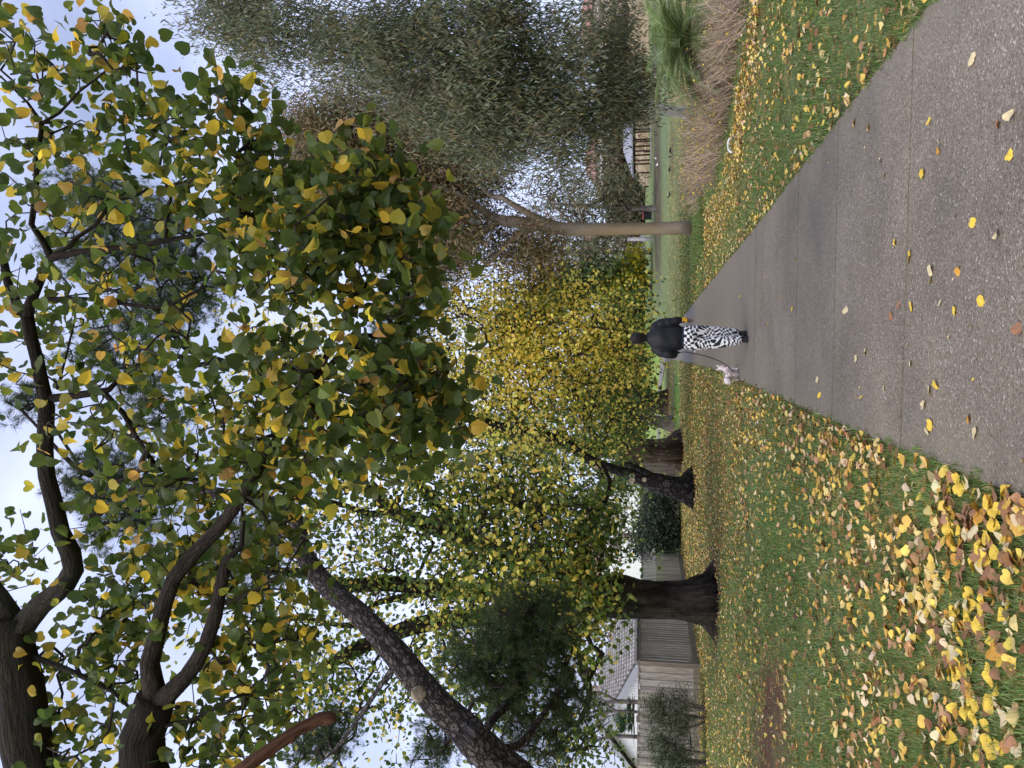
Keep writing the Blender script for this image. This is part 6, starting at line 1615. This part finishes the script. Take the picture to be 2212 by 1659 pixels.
bird(1416, 165, 71, False, 0.0, 'white bird near the palm tips on the far lawn', 'white birds on the far lawn')

# ------------------------------------------------------------------ person
DP = 11.2
pf = G(1617, 728)
person = thing('person', 'person seen from behind in black jacket and black-and-white checked trousers, walking a dog', 'person', (pf[0], pf[1], 0.004))
M_skin = plain('skin', (0.20, 0.105, 0.07), 0.5, 8, 0.08, spec=0.4)
M_hair = plain('dark_hair', (0.007, 0.005, 0.005), 0.5, 60, 0.4, 0.6)
M_jacket = plain('black_jacket', (0.008, 0.009, 0.012), 0.55, 5, 0.3, 0.5, spec=0.3)
M_rib = plain('ribbed_hem', (0.012, 0.022, 0.045), 0.8, 30, 0.3)
M_shoe = plain('black_shoe', (0.012, 0.011, 0.011), 0.45, 12, 0.2)
M_cuff, nt, b = mat('patterned_cuff')
co = nd(nt, 'ShaderNodeTexCoord'); vv_ = nd(nt, 'ShaderNodeTexVoronoi', Scale=22.0); nt.links.new(co.outputs['Object'], vv_.inputs['Vector'])
cr_ = nd(nt, 'ShaderNodeValToRGB'); cr_.color_ramp.interpolation = 'CONSTANT'
cr_.color_ramp.elements[0].color = (0.02, 0.012, 0.01, 1); cr_.color_ramp.elements[1].position = 0.28; cr_.color_ramp.elements[1].color = (0.75, 0.42, 0.03, 1)
e = cr_.color_ramp.elements.new(0.66); e.color = (0.02, 0.012, 0.01, 1)
nt.links.new(vv_.outputs['Distance'], cr_.inputs[0]); nt.links.new(cr_.outputs[0], b.inputs['Base Color']); b.inputs['Roughness'].default_value = 0.85
M_trouser, nt, b = mat('warped_check')
co = nd(nt, 'ShaderNodeTexCoord'); n_ = nd(nt, 'ShaderNodeTexNoise', Scale=4.2, Detail=0.5)
nt.links.new(co.outputs['Object'], n_.inputs['Vector'])
sb = nd(nt, 'ShaderNodeVectorMath', operation='SUBTRACT'); sb.inputs[1].default_value = (0.5, 0.5, 0.5); nt.links.new(n_.outputs['Color'], sb.inputs[0])
sc_ = nd(nt, 'ShaderNodeVectorMath', operation='SCALE'); sc_.inputs['Scale'].default_value = 0.36; nt.links.new(sb.outputs[0], sc_.inputs[0])
ad = nd(nt, 'ShaderNodeVectorMath', operation='ADD'); nt.links.new(co.outputs['Object'], ad.inputs[0]); nt.links.new(sc_.outputs[0], ad.inputs[1])
ck = nd(nt, 'ShaderNodeTexChecker', Scale=23.0); ck.inputs['Color1'].default_value = (0.78, 0.78, 0.80, 1); ck.inputs['Color2'].default_value = (0.012, 0.012, 0.014, 1)
mpp = nd(nt, 'ShaderNodeMapping'); mpp.inputs['Scale'].default_value = (1, 0.0, 1); mpp.inputs['Location'].default_value = (0, 0.013, 0)
nt.links.new(ad.outputs[0], mpp.inputs[0]); nt.links.new(mpp.outputs[0], ck.inputs['Vector'])
nt.links.new(ck.outputs['Color'], b.inputs['Base Color']); b.inputs['Roughness'].default_value = 0.85

def loft(mb, rings, sides=20, cap=True, wrinkle=0.0, seed=0):
    """rings: (x, y, z, rx, ry) horizontal ellipses"""
    v = []
    for (x, y, z, rx, ry) in rings:
        for k_ in range(sides):
            a = 2 * math.pi * k_ / sides
            w = 1 + wrinkle * noise.noise(Vector((math.cos(a) * 2 + seed, math.sin(a) * 2, z * 9)))
            v.append((x + rx * w * math.cos(a), y + ry * w * math.sin(a), z + wrinkle * 0.1 * noise.noise(Vector((a * 2, z * 12, seed)))))
    f = []
    n = len(rings)
    for i in range(n - 1):
        for k_ in range(sides):
            f.append([i * sides + k_, i * sides + (k_ + 1) % sides, (i + 1) * sides + (k_ + 1) % sides, (i + 1) * sides + k_])
    fs = [f]
    if cap: fs.append([[k_ for k_ in range(sides)][::-1], [(n - 1) * sides + k_ for k_ in range(sides)]])
    mb.add(v, fs)
def rings_interp(keys, n):
    keys = np.array(keys, float); t = np.linspace(0, len(keys) - 1, n); k_ = np.arange(len(keys))
    return np.stack([np.interp(t, k_, keys[:, c]) for c in range(5)], 1)
def cloth_obj(name, mb, mt, parent, vox=0.011, sm=6):
    o = mb.build(name, mt, parent, smooth=True)
    r = o.modifiers.new('r', 'REMESH'); r.mode = 'VOXEL'; r.voxel_size = vox; r.use_smooth_shade = True
    s = o.modifiers.new('s', 'SMOOTH'); s.iterations = sm; s.factor = 0.6
    return o
# body: one skinned surface with head, arms, hands with fingers, legs
def skin_body():
    V_, E_, R_ = [], [], []
    def add(p, r, par=None):
        V_.append(p); R_.append(r)
        if par is not None: E_.append((par, len(V_) - 1))
        return len(V_) - 1
    pel = add((0.0, 0.02, 0.93), 0.10)
    w = add((0.0, 0.03, 1.08), 0.10, pel); ch = add((0.0, 0.03, 1.26), 0.115, w); nk = add((0.0, 0.03, 1.43), 0.055, ch)
    nh = add((0.0, 0.045, 1.50), 0.05, nk); h1 = add((0.0, 0.055, 1.56), 0.068, nh); h2 = add((0.0, 0.05, 1.63), 0.076, h1); add((0.0, 0.045, 1.675), 0.05, h2)
    # right arm hangs out
    s = add((0.17, 0.03, 1.37), 0.05, ch); e = add((0.235, 0.0, 1.14), 0.042, s); wr = add((0.262, 0.02, 0.925), 0.026, e)
    pa = add((0.268, 0.03, 0.875), 0.026, wr)
    # left arm bent forward, hand at the lead
    s = add((-0.17, 0.03, 1.37), 0.05, ch); e2 = add((-0.245, -0.02, 1.13), 0.042, s); wr2 = add((-0.235, 0.17, 1.07), 0.026, e2); pa2 = add((-0.225, 0.215, 1.055), 0.026, wr2)
    # legs: right forward, left trailing on the near side
    for sx_, fy_, fz_ in ((0.085, 0.26, 0.07), (-0.065, -0.02, 0.06)):
        hp_ = add((sx_, 0.02, 0.86), 0.078, pel); kn = add((sx_ + 0.0, 0.10 if fy_ > .1 else 0.03, 0.48), 0.055, hp_)
        an = add((sx_, fy_ + 0.0, fz_ + 0.03), 0.024, kn); add((sx_, fy_ + 0.08, fz_ - 0.03), 0.022, an)
    # fingers
    def fingers(pa_i, c, d, side, up):
        c = np.array(c, float); d = np.array(d, float); side = np.array(side, float); up = np.array(up, float)
        for k_, (off, L_) in enumerate(((-0.027, 0.066), (-0.009, 0.075), (0.009, 0.070), (0.026, 0.055))):
            b0 = c + side * off + d * 0.028
            i1 = add(tuple(b0), 0.0095, pa_i); i2 = add(tuple(b0 + d * L_ * 0.5 + up * 0.006), 0.0085, i1); add(tuple(b0 + d * L_ * 0.8 + up * 0.026), 0.007, i2)
        b0 = c - side * 0.03 + up * 0.012
        i1 = add(tuple(b0), 0.011, pa_i); i2 = add(tuple(b0 - side * 0.014 + d * 0.025 + up * 0.012), 0.0095, i1); add(tuple(b0 - side * 0.008 + d * 0.05 + up * 0.02), 0.008, i2)
    fingers(pa, (0.268, 0.03, 0.875), (0.06, 0.1, -0.99), (0.2, -0.97, 0.0), (-0.97, 0.2, 0.0))
    fingers(pa2, (-0.225, 0.215, 1.055), (0.05, 0.95, -0.3), (0.0, 0.3, 0.95), (0.95, 0.0, 0.1))
    me = bpy.data.meshes.new('body'); me.from_pydata([tuple(p) for p in V_], E_, [])
    o = bpy.data.objects.new('body', me); col.objects.link(o); o.parent = person
    md = o.modifiers.new('skin', 'SKIN'); md.use_smooth_shade = True
    sv = me.skin_vertices[0].data
    for i, r in enumerate(R_): sv[i].radius = (r, r); sv[i].use_root = (i == 0)
    ss = o.modifiers.new('sub', 'SUBSURF'); ss.levels = 2; ss.render_levels = 2
    me.materials.append(M_skin)
    return o
body = skin_body()
# face features (turned away): nose, ears, eyes
fm = MB()
tube(fm, [(0, 0.125, 1.625), (0, 0.143, 1.595), (0, 0.135, 1.585)], [0.008, 0.013, 0.009], 8)
for sx_ in (-0.077, 0.077): tube(fm, [(sx_, 0.045, 1.63), (sx_ * 1.12, 0.04, 1.605), (sx_, 0.045, 1.58)], [0.012, 0.016, 0.009], 8)
fm.build('face_features', M_skin, body, smooth=True)
em = MB()
for sx_ in (-0.03, 0.03): tube(em, [(sx_ - .012, 0.122, 1.625), (sx_, 0.128, 1.626), (sx_ + .012, 0.122, 1.625)], [0.003, 0.007, 0.003], 8)
tube(em, [(-0.022, 0.122, 1.555), (0, 0.128, 1.553), (0.022, 0.122, 1.555)], [0.002, 0.005, 0.002], 6)
em.build('eyes_and_mouth', M_hair, body, smooth=True)
# hair
hm_ = MB()
loft(hm_, rings_interp([(0.005, 0.01, 1.46, 0.030, 0.030), (0.003, 0.012, 1.50, 0.052, 0.045), (0.003, 0.02, 1.55, 0.076, 0.066), (0.0, 0.025, 1.60, 0.086, 0.086), (0.0, 0.03, 1.65, 0.088, 0.094), (0.0, 0.03, 1.69, 0.078, 0.084), (0.0, 0.03, 1.72, 0.052, 0.058), (0, 0.03, 1.735, 0.02, 0.022)], 20), 28, True, 0.14, 3)
hair = hm_.build('hair', M_hair, person, smooth=True)
# jacket
jm = MB()
loft(jm, rings_interp([(0.0, 0.02, 0.955, 0.160, 0.125), (0.0, 0.02, 0.985, 0.185, 0.145), (-0.005, 0.015, 1.05, 0.195, 0.152), (-0.005, 0.015, 1.18, 0.195, 0.15), (0.0, 0.02, 1.30, 0.198, 0.145), (0.0, 0.03, 1.37, 0.188, 0.125), (0.0, 0.03, 1.42, 0.150, 0.10), (0.0, 0.03, 1.455, 0.095, 0.08), (0.0, 0.035, 1.485, 0.066, 0.066)], 30), 30, True, 0.05, 5)
def sleeve(mb, pts, rad, seed):
    pp_, rr_ = smooth_path(pts, rad, 0.02)
    rr_ = np.array([r * (1 + 0.10 * math.sin(i * 0.9 + seed) * math.sin(i * 0.31)) for i, r in enumerate(rr_)])
    tube(mb, pp_, rr_, 16)
sleeve(jm, [(0.13, 0.03, 1.385), (0.195, 0.025, 1.33), (0.228, 0.01, 1.22), (0.245, -0.01, 1.10), (0.262, 0.0, 1.02), (0.268, 0.015, 0.965)], [0.070, 0.076, 0.072, 0.066, 0.060, 0.042], 1)
sleeve(jm, [(-0.13, 0.03, 1.385), (-0.19, 0.02, 1.32), (-0.228, 0.0, 1.22), (-0.25, -0.01, 1.13), (-0.248, 0.05, 1.09), (-0.24, 0.12, 1.08), (-0.235, 0.165, 1.072)], [0.070, 0.076, 0.076, 0.072, 0.066, 0.056, 0.042], 2)
jk = cloth_obj('jacket', jm, M_jacket, person)
cl_ = MB(); loft(cl_, rings_interp([(0, 0.035, 1.455, 0.070, 0.068), (0, 0.04, 1.485, 0.062, 0.062), (0, 0.045, 1.505, 0.060, 0.060)], 5), 24, True, 0.03); cl_.build('collar', M_rib, jk, smooth=True)
bm2 = MB(); loft(bm2, rings_interp([(0.0, 0.02, 0.925, 0.158, 0.128), (0.0, 0.02, 0.94, 0.166, 0.134), (0.0, 0.02, 0.975, 0.168, 0.136)], 6), 30, True, 0.02); bm2.build('jacket_hem', M_rib, jk, smooth=True)
cm2 = MB(); tube(cm2, *smooth_path([(0.265, 0.013, 0.975), (0.270, 0.018, 0.93), (0.270, 0.024, 0.885)], [0.042, 0.044, 0.043], 0.02), 16); cuff = cm2.build('sleeve_cuff', M_cuff, person, smooth=True)
cuff['label'] = 'yellow flower-patterned knitted cuff below the jacket sleeve'
# trousers
tm = MB()
loft(tm, rings_interp([(0.0, 0.02, 0.955, 0.150, 0.12), (0.0, 0.015, 0.93, 0.165, 0.135), (0.0, 0.01, 0.87, 0.182, 0.15), (0.0, 0.01, 0.80, 0.180, 0.148), (0.0, 0.015, 0.76, 0.15, 0.12)], 14), 30, True, 0.03)
loft(tm, rings_interp([(0.090, 0.015, 0.84, 0.096, 0.13), (0.092, 0.03, 0.72, 0.094, 0.12), (0.088, 0.07, 0.55, 0.086, 0.11), (0.080, 0.11, 0.38, 0.082, 0.105), (0.072, 0.15, 0.24, 0.080, 0.10), (0.066, 0.18, 0.15, 0.070, 0.085), (0.064, 0.19, 0.12, 0.055, 0.065)], 34), 24, True, 0.10, 7)
loft(tm, rings_interp([(-0.085, 0.015, 0.84, 0.106, 0.13), (-0.088, 0.02, 0.72, 0.104, 0.122), (-0.080, 0.025, 0.55, 0.094, 0.115), (-0.068, 0.01, 0.38, 0.088, 0.11), (-0.052, -0.01, 0.24, 0.082, 0.10), (-0.036, -0.02, 0.14, 0.074, 0.085), (-0.032, -0.02, 0.095, 0.060, 0.065)], 34), 24, True, 0.10, 9)
cloth_obj('trousers', tm, M_trouser, person, 0.010, 4)
ds = MB(); tube(ds, *smooth_path([(-0.165, 0.0, 0.785), (-0.19, 0.0, 0.775), (-0.225, 0.0, 0.772)], [0.006, 0.007, 0.006], 0.02), 6); ds.build('cord_end', M_wfeat, person)
# shoes
for (sx_, sy_, lift) in ((0.066, 0.21, 0.0), (-0.034, 0.0, 0.0)):
    sm_ = MB()
    loft(sm_, [(sx_, sy_ + 0.07, 0.0, 0.046, 0.135), (sx_, sy_ + 0.07, 0.022, 0.050, 0.142), (sx_, sy_ + 0.065, 0.035, 0.046, 0.134), (sx_, sy_ + 0.045, 0.065, 0.043, 0.105), (sx_, sy_ + 0.005, 0.095, 0.042, 0.062), (sx_, sy_ - 0.005, 0.14, 0.044, 0.052), (sx_, sy_ - 0.005, 0.20, 0.044, 0.052)], 22)
    o = sm_.build('shoe', M_shoe, person, smooth=True)
    so_ = MB(); loft(so_, [(sx_, sy_ + 0.07, -0.002, 0.051, 0.144), (sx_, sy_ + 0.07, 0.014, 0.053, 0.146)], 22); so_.build('sole', M_slat, o)

# lead with green bag holder
hand = np.array((pf[0] - 0.235, pf[1] + 0.20, 1.045))
lead_o = hand
D_dog = 12.3
pdog = G(1596, 806)
lead = thing('dog_lead', 'thin dark dog lead looping from the hand down to the small white dog', 'dog lead', tuple(lead_o))
clip = pdog + np.array((0.10, 0.06, 0.16))
lp = [hand + (0, 0.0, 0.0), P(1474, 760.5, 11.5), P(1492, 762, 11.6), P(1530, 771, 11.7), P(1560, 783, 11.8), P(1575, 793, 11.9), P(1581, 799, 12.0), clip]
pp_, rr_ = smooth_path(lp, [0.006] * len(lp), 0.03)
mb = MB(); tube(mb, pp_, rr_, 6); mb.build('cord', M_shoe, lead, smooth=True, origin=tuple(lead_o))
mb = MB(); tube(mb, *smooth_path([hand + (0.015, -0.03, 0.02), hand + (0.02, -0.045, -0.02), hand + (0.012, -0.035, -0.055)], [0.016, 0.022, 0.014], 0.01), 10)
mb.build('bag_holder', plain('green_bag', (0.01, 0.22, 0.12), 0.6, 30, 0.2), lead, smooth=True, origin=tuple(lead_o))

# ------------------------------------------------------------------ dog
M_fur, nt, b = mat('white_fur')
co = nd(nt, 'ShaderNodeTexCoord'); n_ = nd(nt, 'ShaderNodeTexNoise', Scale=55.0, Detail=4.0); nt.links.new(co.outputs['Object'], n_.inputs['Vector'])
n3_ = nd(nt, 'ShaderNodeTexNoise', Scale=6.0, Detail=2.0); nt.links.new(co.outputs['Object'], n3_.inputs['Vector'])
cr_ = nd(nt, 'ShaderNodeValToRGB'); cr_.color_ramp.elements[0].position = 0.35; cr_.color_ramp.elements[0].color = (0.52, 0.40, 0.37, 1); cr_.color_ramp.elements[1].position = 0.6; cr_.color_ramp.elements[1].color = (0.74, 0.68, 0.67, 1)
nt.links.new(n3_.outputs['Fac'], cr_.inputs[0]); nt.links.new(cr_.outputs[0], b.inputs['Base Color']); b.inputs['Roughness'].default_value = 0.95
bp = nd(nt, 'ShaderNodeBump', Strength=0.8, Distance=0.01); nt.links.new(n_.outputs['Fac'], bp.inputs['Height']); nt.links.new(bp.outputs[0], b.inputs['Normal'])
dog = thing('dog', 'small fluffy white dog with red collar walking on the lead', 'dog', (pdog[0], pdog[1], 0.004), rz=math.radians(48))
dm = MB()
def dt(pts, rad, step=0.012, sides=14):
    pp_, rr_ = smooth_path(pts, rad, step); tube(dm, pp_, rr_, sides)
# local +x is forward
dt([(-0.125, 0, 0.165), (-0.10, 0, 0.175), (-0.04, 0, 0.165), (0.03, 0, 0.162), (0.085, 0, 0.175), (0.115, 0, 0.19)], [0.035, 0.056, 0.052, 0.060, 0.062, 0.045])
dt([(0.09, 0, 0.19), (0.12, 0, 0.225), (0.14, 0, 0.255), (0.155, 0, 0.275), (0.175, 0, 0.275)], [0.05, 0.042, 0.044, 0.050, 0.036])
dt([(0.17, 0, 0.268), (0.20, 0, 0.26), (0.222, 0, 0.255)], [0.028, 0.02, 0.012])
for sy_ in (-1, 1):
    dt([(0.145, sy_ * 0.028, 0.305), (0.14, sy_ * 0.04, 0.33), (0.138, sy_ * 0.048, 0.352)], [0.022, 0.014, 0.003])
    fo = 0.02 if sy_ > 0 else -0.02
    dt([(0.085, sy_ * 0.032, 0.15), (0.08 + fo * .6, sy_ * 0.034, 0.085), (0.085 + fo, sy_ * 0.034, 0.045), (0.085 + fo, sy_ * 0.034, 0.018), (0.10 + fo, sy_ * 0.034, 0.012)], [0.034, 0.019, 0.014, 0.014, 0.013])
    ho = -0.02 if sy_ > 0 else 0.02
    dt([(-0.09, sy_ * 0.034, 0.16), (-0.07 + ho * .4, sy_ * 0.036, 0.115), (-0.105 + ho, sy_ * 0.036, 0.075), (-0.098 + ho, sy_ * 0.036, 0.025), (-0.085 + ho, sy_ * 0.036, 0.012)], [0.042, 0.033, 0.017, 0.013, 0.014])
dt([(-0.12, 0, 0.19), (-0.155, 0, 0.205), (-0.185, 0.01, 0.19), (-0.20, 0.02, 0.15), (-0.195, 0.02, 0.12)], [0.022, 0.045, 0.058, 0.046, 0.012])
dbody = dm.build('body', M_fur, dog, smooth=True)
r = dbody.modifiers.new('r', 'REMESH'); r.mode = 'VOXEL'; r.voxel_size = 0.007; r.use_smooth_shade = True
s = dbody.modifiers.new('s', 'SMOOTH'); s.iterations = 3
tx = bpy.data.textures.new('fur_noise', 'CLOUDS'); tx.noise_scale = 0.028
d_ = dbody.modifiers.new('d', 'DISPLACE'); d_.texture = tx; d_.strength = 0.026; d_.mid_level = 0.5
mb = MB(); tube(mb, [(0.226, 0, 0.258), (0.236, 0, 0.256)], [0.009, 0.006], 8); mb.build('nose', M_shoe, dog)
mb = MB()
for sy_ in (-1, 1): tube(mb, [(0.198, sy_ * 0.022, 0.285), (0.205, sy_ * 0.023, 0.284)], [0.007, 0.004], 8)
mb.build('eyes', M_shoe, dog)
mb = MB()
ring = [(0.112 + 0.03 * math.cos(a) * 0.35, 0.052 * math.sin(a), 0.205 + 0.05 * math.cos(a) * 0.8) for a in np.linspace(0, 2 * math.pi, 25)]
tube(mb, ring, [0.0055] * 25, 6, cap=False); mb.build('collar', plain('red_collar', (0.45, 0.02, 0.03), 0.6, 30, 0.1), dog)
